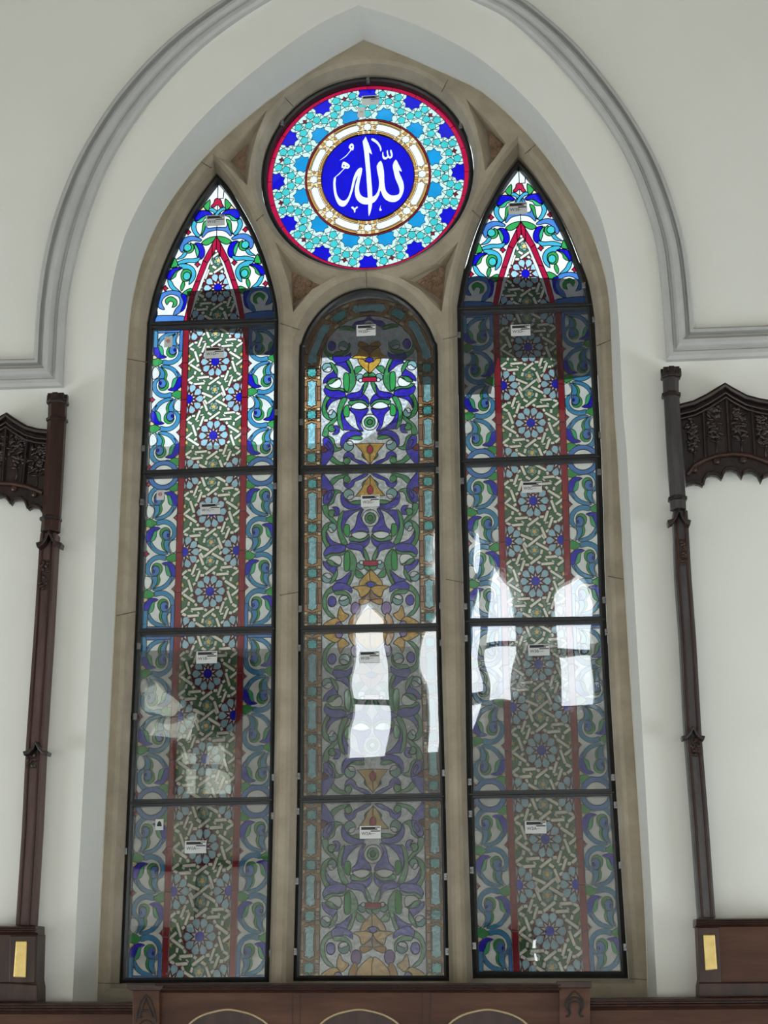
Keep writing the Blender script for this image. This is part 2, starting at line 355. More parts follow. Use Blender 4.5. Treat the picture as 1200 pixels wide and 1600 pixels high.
# ridge on each mullion
def joint(a, b_, Y=STONE_Y-.0015, w=.0035):
    q = bar(U2(a, Y), U2(b_, Y), w); mbS.prism(q, Y, Y+.004, 1)
for a_, b_ in (((438,505),(468,515)), ((437,930),(466,925)), ((692,530),(714,525)), ((697,905),(724,910)), ((196,560),(230,566)), ((182,962),(213,955)), ((932,540),(957,530)), ((950,900),(974,905)),
               ((572,425),(573,452)), ((445,152),(458,166)), ((690,143),(700,124)), ((400,345),(412,335)), ((738,328),(752,342)), ((152,1536),(190,1537)), ((985,1529),(1012,1531)), ((313,252),(330,262)), ((820,240),(838,225))): joint(a_, b_)
w1 = mbS.build('window_1', [M_stone, M_joint]); tag(w1, 'beige limestone tracery of the pointed window with three lights and a circle', kind='structure')
for k, r in enumerate(sp_in):                                       # carved insets of the four spandrels
    r2 = tr(r, STONE_Y+.075); cxx = sum(p[0] for p in r2)/3; czz = sum(p[1] for p in r2)/3
    mb = MB(); mb.prism(r2, STONE_Y+.07, STONE_Y+.10)
    for j in range(16):
        u, v = random.random(), random.random()
        if u+v > 1: u, v = 1-u, 1-v
        x = r2[0][0]+(r2[1][0]-r2[0][0])*u+(r2[2][0]-r2[0][0])*v; z = r2[0][1]+(r2[1][1]-r2[0][1])*u+(r2[2][1]-r2[0][1])*v
        x = cxx+(x-cxx)*.75; z = czz+(z-czz)*.75
        mb.blob((x, STONE_Y+.068, z), .012, .008, .018, rot=random.uniform(-1, 1), n=7, k=4)
    mb.build('carved_spandrel', M_carved, w1)

# ------------------------------------------------------------------ steel frames
lights = {'left': LO, 'middle': MO, 'right': RO}
def frame(name, outl, label, gap=0):
    q = outl if area(outl) > 0 else outl[::-1]
    z0 = sum(p[1] for p in q)/len(q); root = thing('window_frame', (sum(p[0] for p in q)/len(q), 0, min(p[1] for p in q)), label, 'window frame', 'steel window frames')
    zt = max(p[1] for p in q)-.62; a = [g_ if p[1] > zt else p for g_, p in zip(offset(q, -gap), q)]; b = offset(q, -.024-gap); c = offset(q, -.014-gap)
    mb = MB(); mb.loft([[(x, .03, z) for x, z in a], [(x, -.02, z) for x, z in a], [(x, -.028, z) for x, z in c], [(x, -.02, z) for x, z in b], [(x, .03, z) for x, z in b], [(x, .03, z) for x, z in a]], 0, True, False)
    mb.build('border', M_steel, root); return root
FR = {'left': frame('l', LO, 'dark steel frame of the left pointed lancet'), 'middle': frame('m', MO, 'dark steel frame of the round-headed middle light'),
      'right': frame('r', RO, 'dark steel frame of the right pointed lancet, daylight along its head', .006), 'round': frame('c', CO, 'dark round steel frame of the circle at the top', .002)}
# corners of the panels: bars from the top down
bars = {'left': [((232,510),(437,503)), ((221.7,742),(435,733.3)), ((213,988.7),(433,984.3)), ((201,1255.8),(429.6,1251)), ((189.3,1536.4),(422.5,1535))],
        'middle': [None, ((467.5,734.5),(686,729.8)), ((467.3,984.3),(689.4,980)), ((465.7,1250),(696.7,1245.3)), ((459.8,1533),(702.5,1533))],
        'right': [((714,485.7),(927.5,479.2)), ((718.4,724),(939.4,715.4)), ((725.7,973),(947.3,969.5)), ((730,1242.5),(962.5,1238.8)), ((738.7,1528.7),(981.3,1528.7))]}
BW = {k: [None if q is None else (U2(q[0]), U2(q[1])) for q in v] for k, v in bars.items()}
def dx(k, i): return BW[k][i]
for k, v in BW.items():
    for i, q in enumerate(v[:-1]):
        if q is None: continue
        (xa, za), (xb, zb) = q; mb = MB()
        h = .017; mb.prism([(xa+.008, za-h), (xb-.008, zb-h), (xb-.008, zb+h), (xa+.008, za+h)], -.022, .03)
        h2 = .0045; mb.prism([(xa+.008, za-h2), (xb-.008, zb-h2), (xb-.008, zb+h2), (xa+.008, za+h2)], -.030, -.022)
        mb.build('glazing_bar', M_steel, FR[k], .002)
clips = {'left': [(432,645),(224,701),(222,785),(430,760),(217,1010),(211,1120),(428,1215),(424,1490),(427,1275),(196,1330)],
         'middle': [(469,748),(469,952),(689,947),(683,695),(471,660),(684,735),(690,1005),(467,1013),(466,1213),(694,1208),(699,1258),(465,1268),(464,1377),(697,1370),(699,1487),(461,1487)],
         'right': [(717,524),(912,447),(928,500),(938,680),(936,738),(722,752),(727,948),(944,938),(728,998),(948,988),(734,1222),(958,1215),(735,1272),(737,1360),(741,1478),(962,1258),(970,1352),(977,1480)],
         'round': [(575,126),(441,193),(720,197)]}
for k, v in clips.items():
    for px, py in v:
        x, z = U2((px, py), -.03); mb = MB(); mb.box((x-.009, -.04, z-.016), (x+.009, -.018, z+.016)); mb.box((x-.005, -.045, z-.006), (x+.005, -.04, z+.006))
        mb.build('clip', M_clip, FR[k], .002)

# ------------------------------------------------------------------ glass panel builder
GY = .018
def glass_panel(clip, shapes, label, loc, lead=.0026, cover=True, parts_order=None):
    """shapes: (colour, outline, part, leaded)"""
    root = thing('stained_glass_panel', loc, label, 'stained glass panel', 'stained glass panels')
    ov, tris, edges = partition(clip, shapes)
    groups = {}
    for f, s in tris: groups.setdefault(shapes[s][2], []).append((f, shapes[s][0]))
    for part, fs in groups.items():
        part = part.split('|')[0]
        used = {}; mb = MB(); keys = []; vi = {}
        for f, k in fs:
            if k not in keys: keys.append(k)
            ff = []
            for i in f:
                if i not in vi: vi[i] = len(mb.v); mb.v.append((ov[i].x, GY, ov[i].y))
                ff.append(vi[i])
            mb.f.append(ff); mb.m.append(keys.index(k))
        mb.build(part, [GM[k] for k in keys], root)
    mb = MB()
    for (i, j), w in edges:
        if len(w) == 2 and not (shapes[w[0]][3] and shapes[w[1]][3]): continue
        a = ov[i]; b = ov[j]; d = b-a; l = d.length
        if l < 1e-6: continue
        d = d/l; hw = lead*min(shapes[q][3] for q in w) if len(w) == 2 else lead; nrm = Vector((-d.y, d.x))*hw; e = d*hw*.6
        a = a-e; b = b+e
        P = [(a-nrm), (a-nrm*.5), (a+nrm*.5), (a+nrm), (b-nrm), (b-nrm*.5), (b+nrm*.5), (b+nrm)]
        dy = [0, -.003, -.003, 0]*2; c0 = len(mb.v)
        mb.v += [(p.x, GY-.0005+t, p.y) for p, t in zip(P, dy)]
        for q in ((0, 1, 5, 4), (1, 2, 6, 5), (2, 3, 7, 6)): mb.f.append([c0+z for z in q]); mb.m.append(0)
    mb.build('lead_came', M_lead, root)
    if cover:
        q = clip if area(clip) > 0 else clip[::-1]
        mb = MB(); mb.add([(x, -.004, z) for x, z in q], [list(range(len(q)))]); mb.build('cover_glass', M_cover, root)
    return root

# --- girih lattice, traced over one flower of the right lancet (crop 770,590 at 10x)
def lat_n(p): x, y = p; return ((x-550-(y-665)*.022)/437, (665-y)/565)
LB = [((330,10),(510,85),1),((430,180),(640,30),1),((560,130),(755,235),1),((645,10),(700,80),1),((365,130),(435,295),1),((355,100),(390,60),1),((675,150),(705,105),1),
 ((310,250),(365,220),1),((320,275),(260,430),1),((250,360),(195,360),1),((185,365),(105,425),1),((325,355),(380,345),.7),((270,445),(315,430),.7),((385,365),(330,520),1),((390,435),(455,435),1),((130,445),(205,480),1),((210,490),(280,670),1),((285,570),(325,540),1),
 ((440,315),(510,355),1),((640,310),(470,425),1),((650,225),(635,290),1),((580,395),(625,420),1),((635,430),(830,420),1),((700,335),(885,325),1),((690,350),(730,385),.6),((795,380),(835,405),.6),((760,250),(780,300),1),((895,335),(960,365),1),((880,450),(985,380),1),((870,470),(860,530),1),((740,465),(770,505),1),((770,520),(955,635),1),((830,605),(830,645),1),((885,730),(995,650),1),((115,695),(215,610),1),((250,730),(295,700),1)]
def lattice(fn, rows, part, crop_v=(-9, 9)):
    """rows: the flower rows; returns shapes; fn maps lattice (u,v) to the wall plane"""
    S = []
    v0, v1 = min(rows)-1.3, max(rows)+1.3
    S.append(('dg', [fn(-1.15, v0), fn(1.15, v0), fn(1.15, v1), fn(-1.15, v1)], part, 1))
    au, av = 1/437, 1/565
    cen = [(0, r) for r in rows]+[(s*.93, r+d) for r in rows for s in (-1, 1) for d in (-1, 1)]
    cen = sorted(set((round(a, 3), round(b, 3)) for a, b in cen))
    for cu_, cv_ in cen:
        S.append(('dr', [fn(cu_+250*cos(a)*au, cv_+248*sin(a)*av) for a in [2*pi*i/20 for i in range(20)]], part, .5))
    seen = set()
    for r in rows:
        for sgn in (1, -1):
            for p, q, w in LB:
                a, b = lat_n(p), lat_n(q)
                a = (a[0]*sgn, r+a[1]*sgn); b = (b[0]*sgn, r+b[1]*sgn)
                mx_, my_ = (a[0]+b[0])*218, (a[1]+b[1])*282
                if any(math.hypot(mx_-x, my_-y) < 42 for x, y in seen): continue
                if any(math.hypot(mx_-437*cu_, my_-565*cv_) < 225 for cu_, cv_ in cen): continue
                seen.add((mx_, my_))
                A_ = (a[0]*437, a[1]*565); B_ = (b[0]*437, b[1]*565)
                S.append(('wc', [fn(x/437, y/565) for x, y in bar(A_, B_, 41*w)], part, .45))
            st = lat_n((535, 230)); c_ = (st[0]*sgn*437, (r+st[1]*sgn)*565)
            S.append(('gt', [fn(x/437, y/565) for x, y in circle(c_, 84, 5, None, sgn*pi/2+pi/5)], part, .5))
            S.append(('ye', [fn(x/437, y/565) for x, y in star(c_, 66, 27, 5, sgn*pi/2)], part, .5))
            for sx in (-1, 1):
                c2 = (sx*437*.97, (r+.17*sgn)*565); S.append(('ye', [fn(x/437, y/565) for x, y in star(c2, 50, 20, 5)], part, .5))
    for cu_, cv_ in cen:
        c_ = (cu_*437, cv_*565)
        for k in range(10):
            a = 2*pi*k/10
            pt = [(96, 0), (160, -50), (205, -50), (236, 0), (205, 50), (160, 50)]
            S.append(('pb', crom_px(c_, pt, a, fn), part, .5))
            a += pi/10; S.append(('wc', [fn((c_[0]+r_*cos(a+t))/437, (c_[1]+r_*sin(a+t))/565) for r_, t in ((62, -.3), (128, 0), (62, .3))], part, .5))
        S.append(('db', [fn((c_[0]+70*cos(2*pi*i/10))/437, (c_[1]+70*sin(2*pi*i/10))/565) for i in range(10)], part, .5))
    return S
def crom_px(c, pts, a, fn):
    q = [(c[0]+x*cos(a)-y*sin(a), c[1]+x*sin(a)+y*cos(a)) for x, y in pts]
    return [fn(x/437, y/565) for x, y in q]

# --- scroll unit of the borders (crop 225,500 at 6.667x, second unit), in border coordinates u 0..1, v 0..1 downwards
def su(p):
    x, y = p; xl = 85-(y-600)*.045; xr = 385-(y-600)*.04; return ((x-xl)/(xr-xl), (y-475)/350)
SU = [('w', [(84,590),(84,500),(120,468),(150,510),(155,560),(120,592)]),
 ('lb', [(170,458),(230,452),(300,478),(350,530),(382,590),(338,592),(310,545),(265,503),(205,482)]),
 ('mb', [(382,590),(338,592),(350,560),(330,525),(360,545)]),
 ('lb', [(150,588),(105,610),(82,660),(95,730),(140,780),(200,802),(287,787),(276,745),(215,757),(160,740),(130,700),(125,650),(152,606)]),
 ('lb', [(150,590),(165,545),(157,500),(142,466),(172,477),(205,520),(212,560),(202,592)]),
 ('gr', [(172,472),(222,510),(237,560),(225,600),(248,640),(246,690),(206,722),(160,712),(143,668),(168,697),(205,690),(226,655),(215,615),(203,592),(214,552),(200,510)]),
 ('mb', [(185,597),(215,612),(224,650),(205,686),(172,692),(150,668),(148,640),(160,608)]), ('db', [(155,632),(172,628),(178,645),(165,660),(152,650)]),
 ('lg', [(346,590),(305,600),(285,640),(277,690),(243,714),(300,692),(326,640)]),
 ('db', [(383,588),(346,595),(326,640),(302,690),(243,716),(300,732),(352,710),(386,655)]),
 ('gr', [(278,762),(330,728),(384,735),(382,800),(340,812),(300,790)]), ('ap', [(340,722),(384,690),(384,735)])]
SUD = [('rd', (80, 815), 30), ('rd', (362, 455), 26)]
def border(fn, vs, flip0, part, top=True):
    """fn(u,v): u across 0..1, v down 0..1 of the panel; vs: unit starts"""
    S = [('w', [fn(0, -.05), fn(1, -.05), fn(1, 1.05), fn(0, 1.05)], part, 1)]
    H = .225; fl = flip0
    late = []
    for v0 in vs:
        g = (lambda u, v, fl=fl, v0=v0: fn(1-u if fl else u, v0+v*H))
        for k, pts in SU:
            S.append((k, [g(*su(p)) for p in crom(pts, 3)], part, .75))
        for k, c, r in SUD[:1]:
            late.append((k, [g(*su(p)) for p in [(c[0], c[1]-r), (c[0]+r*.5, c[1]-r*.4), (c[0]+r, c[1]), (c[0]+r*.5, c[1]+r*.4), (c[0], c[1]+r), (c[0]-r*.5, c[1]+r*.4), (c[0]-r, c[1]), (c[0]-r*.5, c[1]-r*.4)]], part, 1))
        fl = not fl
    S += late
    if top:
        for k, q in (('lb', [(-.02, -.03), (.12, .03), (.12, .14), (-.02, .14)]), ('mb', [(1.02, -.03), (.88, .03), (.88, .17), (1.02, .17)]), ('mb', [(-.02, -.03), (1.02, -.03), (.88, .04), (.12, .04)])):
            S.append((k, [fn(u, v) for u, v in q], part, 1))
    # half circle at the foot
    S.append(('mb', [fn(.5+.52*cos(pi*i/14), 1.0-.095*sin(pi*i/14)) for i in range(15)], part, 1))
    S.append(('w', [fn(.5+.36*cos(pi*i/14), 1.0-.066*sin(pi*i/14)) for i in range(15)], part, 1))
    return S
def bil(TL, TR, BL, BR):
    return lambda s, t: tuple((BL[i]*(1-s)+BR[i]*s)*(1-t)+(TL[i]*(1-s)+TR[i]*s)*t for i in (0, 1))
SCN, HWL, STW = .513, .205, .045
def side_shapes(side, i, flip):
    (TL, TR), (BL, BR) = BW[side][i], BW[side][i+1]; g = bil(TL, TR, BL, BR)
    S = lattice(lambda u, v: g(SCN+u*HWL, .25*v), [1, 3], 'star_lattice')
    t_ = (lambda v: v) if flip else (lambda v: 1-v)
    vs = [.052, .277, .502, .727]
    for lo, hi, fl in ((.043, SCN-HWL-STW, True), (.983, SCN+HWL+STW, True)):
        S += border(lambda u, v, lo=lo, hi=hi: g(lo+(hi-lo)*u, t_(v)), vs, fl, 'scroll_border|%d' % (lo > .5))
    for a, b in ((SCN-HWL-STW, SCN-HWL), (SCN+HWL, SCN+HWL+STW)):
        for q in range(4): S.append(('rs', [g(a, q/4-.001), g(b, q/4-.001), g(b, (q+1)/4), g(a, (q+1)/4)], 'red_strip|%d' % (a > .5), 1))
    clip = [g(.02, .012), g(.985, .012), g(.985, .988), g(.02, .988)]
    return clip, S
NAMES = 'DCBA'
haze = {'left': ['tagged W1D, with a red-ringed sticker in its corner', 'tagged W1C, with a white sticker at its left edge', 'tagged W1B, dull blue scrolls either side', 'tagged W1A, behind the carved A post'],
        'right': ['tagged W3D, its upper half dark', 'tagged W3C, tips of window reflections at its foot', 'tagged W3B, crossed by tall bright window reflections', 'tagged W3A, just above the carved horseshoe post']}
ordn = ['second', 'third', 'fourth', 'bottom']
for side in ('left', 'right'):
    for i in range(4):
        clip, S = side_shapes(side, i, i in (1, 3))
        lab = '%s panel of the %s lancet %s' % (('second', 'third', 'fourth', 'bottom')[i], side, haze[side][i])
        c = clip[0]; glass_panel(clip, S, lab, (sum(p[0] for p in clip)/4, GY, c[1]), .0026)

# --- heads of the side lancets (crop 700,230 at 4.615x / crop 740,240 at 7.5x), left half, mirrored
def c3(p): return U2((700+p[0]/4.615, 230+p[1]/4.615))
def c4(p): return U2((740+p[0]/7.5, 240+p[1]/7.5))
AX = U2((810, 249.5))[0]
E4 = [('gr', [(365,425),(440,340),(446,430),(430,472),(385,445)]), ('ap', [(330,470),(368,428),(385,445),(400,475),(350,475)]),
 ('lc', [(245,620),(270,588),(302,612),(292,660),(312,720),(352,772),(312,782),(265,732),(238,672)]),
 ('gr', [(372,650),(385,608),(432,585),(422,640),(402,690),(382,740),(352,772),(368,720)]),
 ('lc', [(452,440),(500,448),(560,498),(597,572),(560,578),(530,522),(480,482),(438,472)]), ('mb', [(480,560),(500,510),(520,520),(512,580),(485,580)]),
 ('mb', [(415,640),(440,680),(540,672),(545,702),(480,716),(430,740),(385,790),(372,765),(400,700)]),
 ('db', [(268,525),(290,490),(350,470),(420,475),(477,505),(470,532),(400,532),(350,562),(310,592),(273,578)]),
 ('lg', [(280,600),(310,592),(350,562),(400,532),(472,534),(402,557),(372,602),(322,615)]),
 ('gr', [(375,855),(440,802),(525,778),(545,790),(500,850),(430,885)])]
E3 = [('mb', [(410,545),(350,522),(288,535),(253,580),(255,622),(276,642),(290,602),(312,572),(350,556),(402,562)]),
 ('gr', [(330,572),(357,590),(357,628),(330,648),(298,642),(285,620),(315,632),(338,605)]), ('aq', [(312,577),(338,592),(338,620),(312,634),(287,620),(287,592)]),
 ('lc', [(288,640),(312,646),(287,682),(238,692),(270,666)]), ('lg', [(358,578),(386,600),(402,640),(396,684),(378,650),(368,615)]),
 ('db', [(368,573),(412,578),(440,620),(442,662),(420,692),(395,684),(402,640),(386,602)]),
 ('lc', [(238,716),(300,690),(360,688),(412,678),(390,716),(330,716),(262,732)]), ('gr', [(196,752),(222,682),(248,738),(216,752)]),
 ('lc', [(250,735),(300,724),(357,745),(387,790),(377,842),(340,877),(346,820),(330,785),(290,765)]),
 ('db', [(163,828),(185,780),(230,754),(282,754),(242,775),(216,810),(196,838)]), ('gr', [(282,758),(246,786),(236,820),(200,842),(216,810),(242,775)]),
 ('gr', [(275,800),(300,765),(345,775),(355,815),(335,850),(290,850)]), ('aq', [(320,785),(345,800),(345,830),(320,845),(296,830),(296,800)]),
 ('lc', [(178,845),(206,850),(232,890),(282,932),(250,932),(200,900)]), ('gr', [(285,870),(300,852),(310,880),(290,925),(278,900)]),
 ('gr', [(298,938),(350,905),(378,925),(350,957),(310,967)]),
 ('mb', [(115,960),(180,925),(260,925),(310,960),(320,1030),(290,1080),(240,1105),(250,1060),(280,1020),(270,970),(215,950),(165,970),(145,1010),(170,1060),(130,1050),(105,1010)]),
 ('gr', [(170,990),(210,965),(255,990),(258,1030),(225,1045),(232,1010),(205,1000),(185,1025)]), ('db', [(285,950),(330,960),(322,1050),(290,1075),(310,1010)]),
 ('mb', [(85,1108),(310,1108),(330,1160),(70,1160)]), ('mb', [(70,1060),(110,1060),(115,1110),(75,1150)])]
E3D = [(310,495,22), (395,730,22), (165,905,22)]
def head_shapes():
    S = []; cx_ = AX
    (TL, TR), (BL, BR) = BW['right'][0], BW['right'][1]; g = bil(TL, TR, BL, BR)
    S += lattice(lambda u, v: g(SCN+u*HWL, 1+.25*v), [1, 3], 'star_lattice')
    mir = lambda q: [(2*cx_-x, z) for x, z in q]
    side = [c3(p) for p in [(525,600),(350,1175),(30,1175),(30,60),(525,60)]]
    side[0] = (cx_, side[0][1]); side[4] = (cx_, side[4][1])
    for h_, f in enumerate((lambda q: q, mir)):
        S.append(('w', f(side), 'scroll_head|%d' % h_, 1))
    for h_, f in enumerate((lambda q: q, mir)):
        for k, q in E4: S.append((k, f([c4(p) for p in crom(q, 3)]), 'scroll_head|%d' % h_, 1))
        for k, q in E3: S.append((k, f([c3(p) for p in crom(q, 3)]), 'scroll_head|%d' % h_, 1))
        for x, y, r in E3D: S.append(('rd', f([c3(p) for p in star((x, y), r, r*.62, 4)]), 'scroll_head|%d' % h_, 1))
    for h_, f in enumerate((lambda q: q, mir)):
        L = [((525,520),(525,612)), ((495,578),(500,668)), ((435,700),(470,720)), ((385,860),(425,850)), ((355,950),(395,950)), ((316,1160),(352,1160))]
        L = [(c3(a), c3(b)) for a, b in L]; L[0] = ((cx_, L[0][0][1]), (cx_, L[0][1][1]))
        for a, b in zip(L, L[1:]): S.append(('rd', f([a[0], a[1], b[1], b[0]]), 'red_strip|%d' % h_, 1))
    S.append(('rd', [c4(p) for p in crom([(460,422),(490,380),(500,342),(535,323),(575,345),(590,385),(612,422),(570,432),(550,405),(520,410),(500,432)], 3)], 'scroll_head|0', 1))
    z0 = c4((525, 80))[1]; z1 = c4((525, 330))[1]
    S.append(('w', [(cx_, z0), (cx_+.04, z0), (cx_+.03, z1), (cx_, z1)], 'scroll_head|1', 1))
    return S
HS = head_shapes()
for side, dx_, lab in (('left', None, 'pointed top panel of the left lancet, scrolls round a narrow red arch'), ('right', 0, 'pointed top panel of the right lancet, scrolls round a narrow red arch')):
    q = lights[side]; q = q if area(q) > 0 else q[::-1]
    d_ = 0 if side == 'right' else U2((340, 275))[0]-AX
    (xa, za), (xb, zb) = BW[side][0]
    inner = [p for p in offset(q, -.012) if p[1] > max(za, zb)+.005]
    inner.sort(key=lambda p: math.atan2(p[1]-za, p[0]-(xa+xb)/2))
    clip = [(xb-.012, zb+.008)]+inner+[(xa+.012, za+.008)]
    S = [(k, [(x+d_, z) for x, z in p], w, l) for k, p, w, l in HS]
    glass_panel(clip, S, lab, ((xa+xb)/2, GY, za), .0026, cover=False)

# --- the middle light (crops 490,735 at 6.316x and 490,850 at 6x), left half, mirrored
def m1(p): x, y = p; px = 490+x/6.3158; py = 735+y/6.3158; return U2((px-(py-735)*.010+.2, py))
def m2(p): x, y = p; px = 490+x/6.0; py = 850+y/6.0; return U2((px-(py-735)*.010+.2, py))
MX = U2((577.1, 740))[0]
M1 = [('vg', [(150,108),(200,60),(280,35),(335,32),(300,62),(240,82),(190,132),(168,142)]),
 ('vi', [(285,108),(298,150),(340,172),(387,142),(402,100),(470,72),(532,28),(480,28),(420,60),(370,90),(345,122),(305,118)]), ('vg', circle((320,80), 34, 14)), ('dg', [(470,120),(505,85),(500,125),(478,150)]),
 ('vi', [(72,38),(95,38),(182,150),(182,192),(130,212),(72,185)]), ('dr', [(72,180),(128,195),(92,238),(72,242)]),
 ('vg', [(190,186),(250,192),(282,220),(232,217),(202,262),(190,312),(130,347),(160,300),(184,250)]),
 ('vi', [(84,292),(95,240),(140,202),(186,186),(192,220),(172,280),(130,327),(90,322)]),
 ('vg', [(78,350),(130,338),(142,390),(167,440),(232,510),(262,562),(210,542),(150,482),(100,432)]), ('vg', circle((172,418), 36, 14)), ('vi', [(178,358),(230,356),(252,400),(226,444),(188,432),(214,398)]),
 ('vi', [(285,212),(258,250),(270,320),(310,362),(390,382),(462,362),(472,330),(400,332),(330,302),(302,270)]),
 ('vg', [(300,258),(330,300),(400,328),(470,315),(470,285),(400,290),(350,302)]),
 ('gt', circle((338,230), 52, 18)), ('h', [(352,282),(320,270),(342,240),(372,234),(390,236),(382,262)]),
 ('vi', [(290,400),(390,386),(472,368),(390,412),(332,472),(304,522),(292,602),(268,562),(274,482)]),
 ('vg', [(240,450),(292,388),(274,482),(268,562),(300,652),(335,725),(280,725),(240,642),(228,562)]),
 ('gr', [(300,535),(347,535),(347,642),(312,642),(290,590)]),
 ('vi', [(468,373),(488,380),(460,440),(482,500),(532,560),(542,604),(500,592),(440,592),(368,622),(362,590),(400,550),(416,500),(430,430)]),
 ('w', [(370,622),(430,600),(500,600),(532,622),(480,664),(408,664)]), ('vg', [(366,640),(440,672),(510,652),(540,618),(547,650),(480,692),(400,692),(346,682)]),
 ('vi', [(340,732),(370,694),(450,702),(510,682),(551,640),(545,700),(502,752),(420,775),(348,765)]),
 ('vg', [(140,508),(90,550),(74,620),(88,700),(130,768),(162,742),(120,682),(116,612),(142,562),(182,508)]), ('vi', [(124,608),(150,660),(200,702),(295,732),(272,790),(150,790),(108,790),(162,742),(130,692)]),
 ('gt', circle((180,555), 40, 16)), ('h', [(140,565),(170,560),(182,585),(200,595),(170,610),(146,592)]),
 ('vi', [(160,205),(170,240),(140,290),(120,270),(140,230)])]
M2 = [('vi', [(88,92),(110,40),(170,8),(282,3),(294,50),(230,77),(160,77),(110,112)]), ('vg', [(98,122),(150,86),(230,82),(294,58),(270,97),(190,102),(130,132)]),
 ('w', [(130,142),(170,106),(240,106),(262,150),(240,192),(200,172),(160,148)]), ('vg', [(116,148),(170,150),(210,190),(252,190),(222,208),(170,202),(130,172)]),
 ('vi', [(83,158),(112,166),(150,202),(222,212),(192,282),(165,262),(130,242),(93,202)]),
 ('vg', [(216,233),(222,290),(182,352),(148,364),(170,310),(192,270)]), ('gt', circle((120,315), 46, 16)), ('h', [(85,290),(115,268),(155,275),(166,310),(130,320),(108,300)]),
 ('vg', [(285,88),(330,48),(387,110),(402,190),(372,300),(342,374),(308,374),(352,280),(332,242),(285,237)]), ('gr', [(285,95),(330,70),(335,230),(285,237)]),
 ('vi', [(198,342),(260,320),(330,260),(352,248),(322,330),(302,374),(260,374)]),
 ('vi', [(308,-4),(442,-4),(492,80),(472,122),(440,62),(370,42),(318,32)]), ('vg', [(462,18),(502,80),(522,144),(488,144),(470,82)]),
 ('gt', circle((440,195), 36, 14)), ('w', circle((448,166), 19, 12)), ('vg', [(400,228),(472,290),(430,312),(393,292)]), ('vg', [(470,200),(540,205),(540,225),(500,240)]),
 ('go', [(541,233),(482,285),(436,340),(429,388),(480,376),(500,350),(541,343)]), ('go', [(362,400),(430,386),(500,385),(541,412),(502,462),(440,492),(418,432)]),
 ('br', [(541,418),(500,470),(438,510),(452,532),(541,512)]), ('am', [(438,510),(428,542),(462,564),(541,520)]), ('pu', circle((395,600), 46, 16, 60)),
 ('vg', [(175,388),(110,440),(79,520),(88,600),(140,672),(202,692),(190,670),(140,622),(120,562),(120,502),(150,460),(192,438)]),
 ('vi', [(173,402),(210,358),(290,363),(352,400),(357,452),(300,422),(230,432),(188,442)]), ('vg', [(190,440),(260,430),(320,450),(352,500),(346,562),(320,502),(280,472),(210,472)]),
 ('vi', circle((170,535), 40, 16, 50)), ('gt', circle((285,525), 50, 16)), ('h', [(240,510),(265,482),(310,480),(318,505),(290,518),(262,530)]),
 ('go', [(250,578),(228,640),(228,692),(270,724),(312,692),(332,660),(280,632)]), ('go', [(86,760),(160,702),(222,690),(266,745),(200,775)]), ('pu', circle((238,760), 34, 14)), ('am', [(340,702),(390,642),(410,700),(402,790),(330,790)]),
 ('go', [(400,720),(460,640),(541,600),(541,800),(410,800)])]
(mTL, mTR), (mBL, mBR) = BW['middle'][1], BW['middle'][2]
gC = bil(mTL, mTR, mBL, mBR)
def inv_t(p):                              # plane point -> (offset from axis, t in panel C)
    t = (p[1]-(mBL[1]+mBR[1])/2)/((mTL[1]+mTR[1]-mBL[1]-mBR[1])/2); return (p[0]-MX, t)
def mid_shapes(g, wid, flip, arch=None):
    S = [('h', [g(-.2, -.2), g(1.2, -.2), g(1.2, 1.9), g(-.2, 1.9)], 'arabesque', 1)]
    W = mTR[0]-mTL[0]
    def f(p, sg):
        o_, t = inv_t(p); return g(.506+sg*o_/W, 1-t if flip else t)
    if arch:
        for sg in (1, -1):
            for k, q in (('vi', [(516,222),(470,262),(400,275),(366,312),(420,328),(470,292),(500,264),(516,260)]), ('vg', [(250,322),(330,312),(395,338),(385,362),(300,352),(250,346)]), ('gt', [(516,285),(470,310),(470,340),(516,345)])):
                pts = [U2((490+x/6, 455+y/6)) for x, y in crom(q, 3)]
                S.append((k, [(MX+sg*(p[0]-MX-.003), p[1]) for p in pts], 'arabesque', 1))
    for sg in (1, -1):
        for k, q in M1: S.append((k, [f(m1(p), sg) for p in crom(q, 3)], 'arabesque', 1))
        for k, q in ([e for e in M2[:-5] if e[0] != 'pu'] if arch else M2): S.append((k, [f(m2(p), sg) for p in crom(q, 3)], 'arabesque', 1))
    tri = [m1(p) for p in [(551,36),(500,100),(472,165),(405,246),(551,246)]]; tri[0] = (MX, tri[0][1]); tri[4] = (MX, tri[4][1])
    for sg in (1, -1): S.append(('go', [f(p, sg) for p in tri], 'arabesque', 1))
    def cc(pt, r, k, n=18, rz=None, cr=m1, sc=6.3158):
        c = cr(pt); c = (MX, c[1]); r_ = r*.00305/sc*1.0
        S.append((k, [f((c[0]+r_*cos(2*pi*i/n), c[1]+(rz or r)*.00315/sc*sin(2*pi*i/n)), 1) for i in range(n)], 'arabesque', 1))
    cc((548,182), 32, 'rd', 14, 46); cc((550,460), 88, 'h'); cc((550,460), 58, 'vg'); cc((550,460), 28, 'dg', 12)
    cc((530,370), 40, 'vi', 14, 28, m2, 6.0)
    y = m2((455,150))[1]; y2 = m2((455,195))[1]; hw = 72*.00305/6
    S.append(('rd', [f(p, 1) for p in ((MX-hw, y), (MX+hw, y), (MX+hw, y2), (MX-hw, y2))], 'arabesque', 1))
    return S
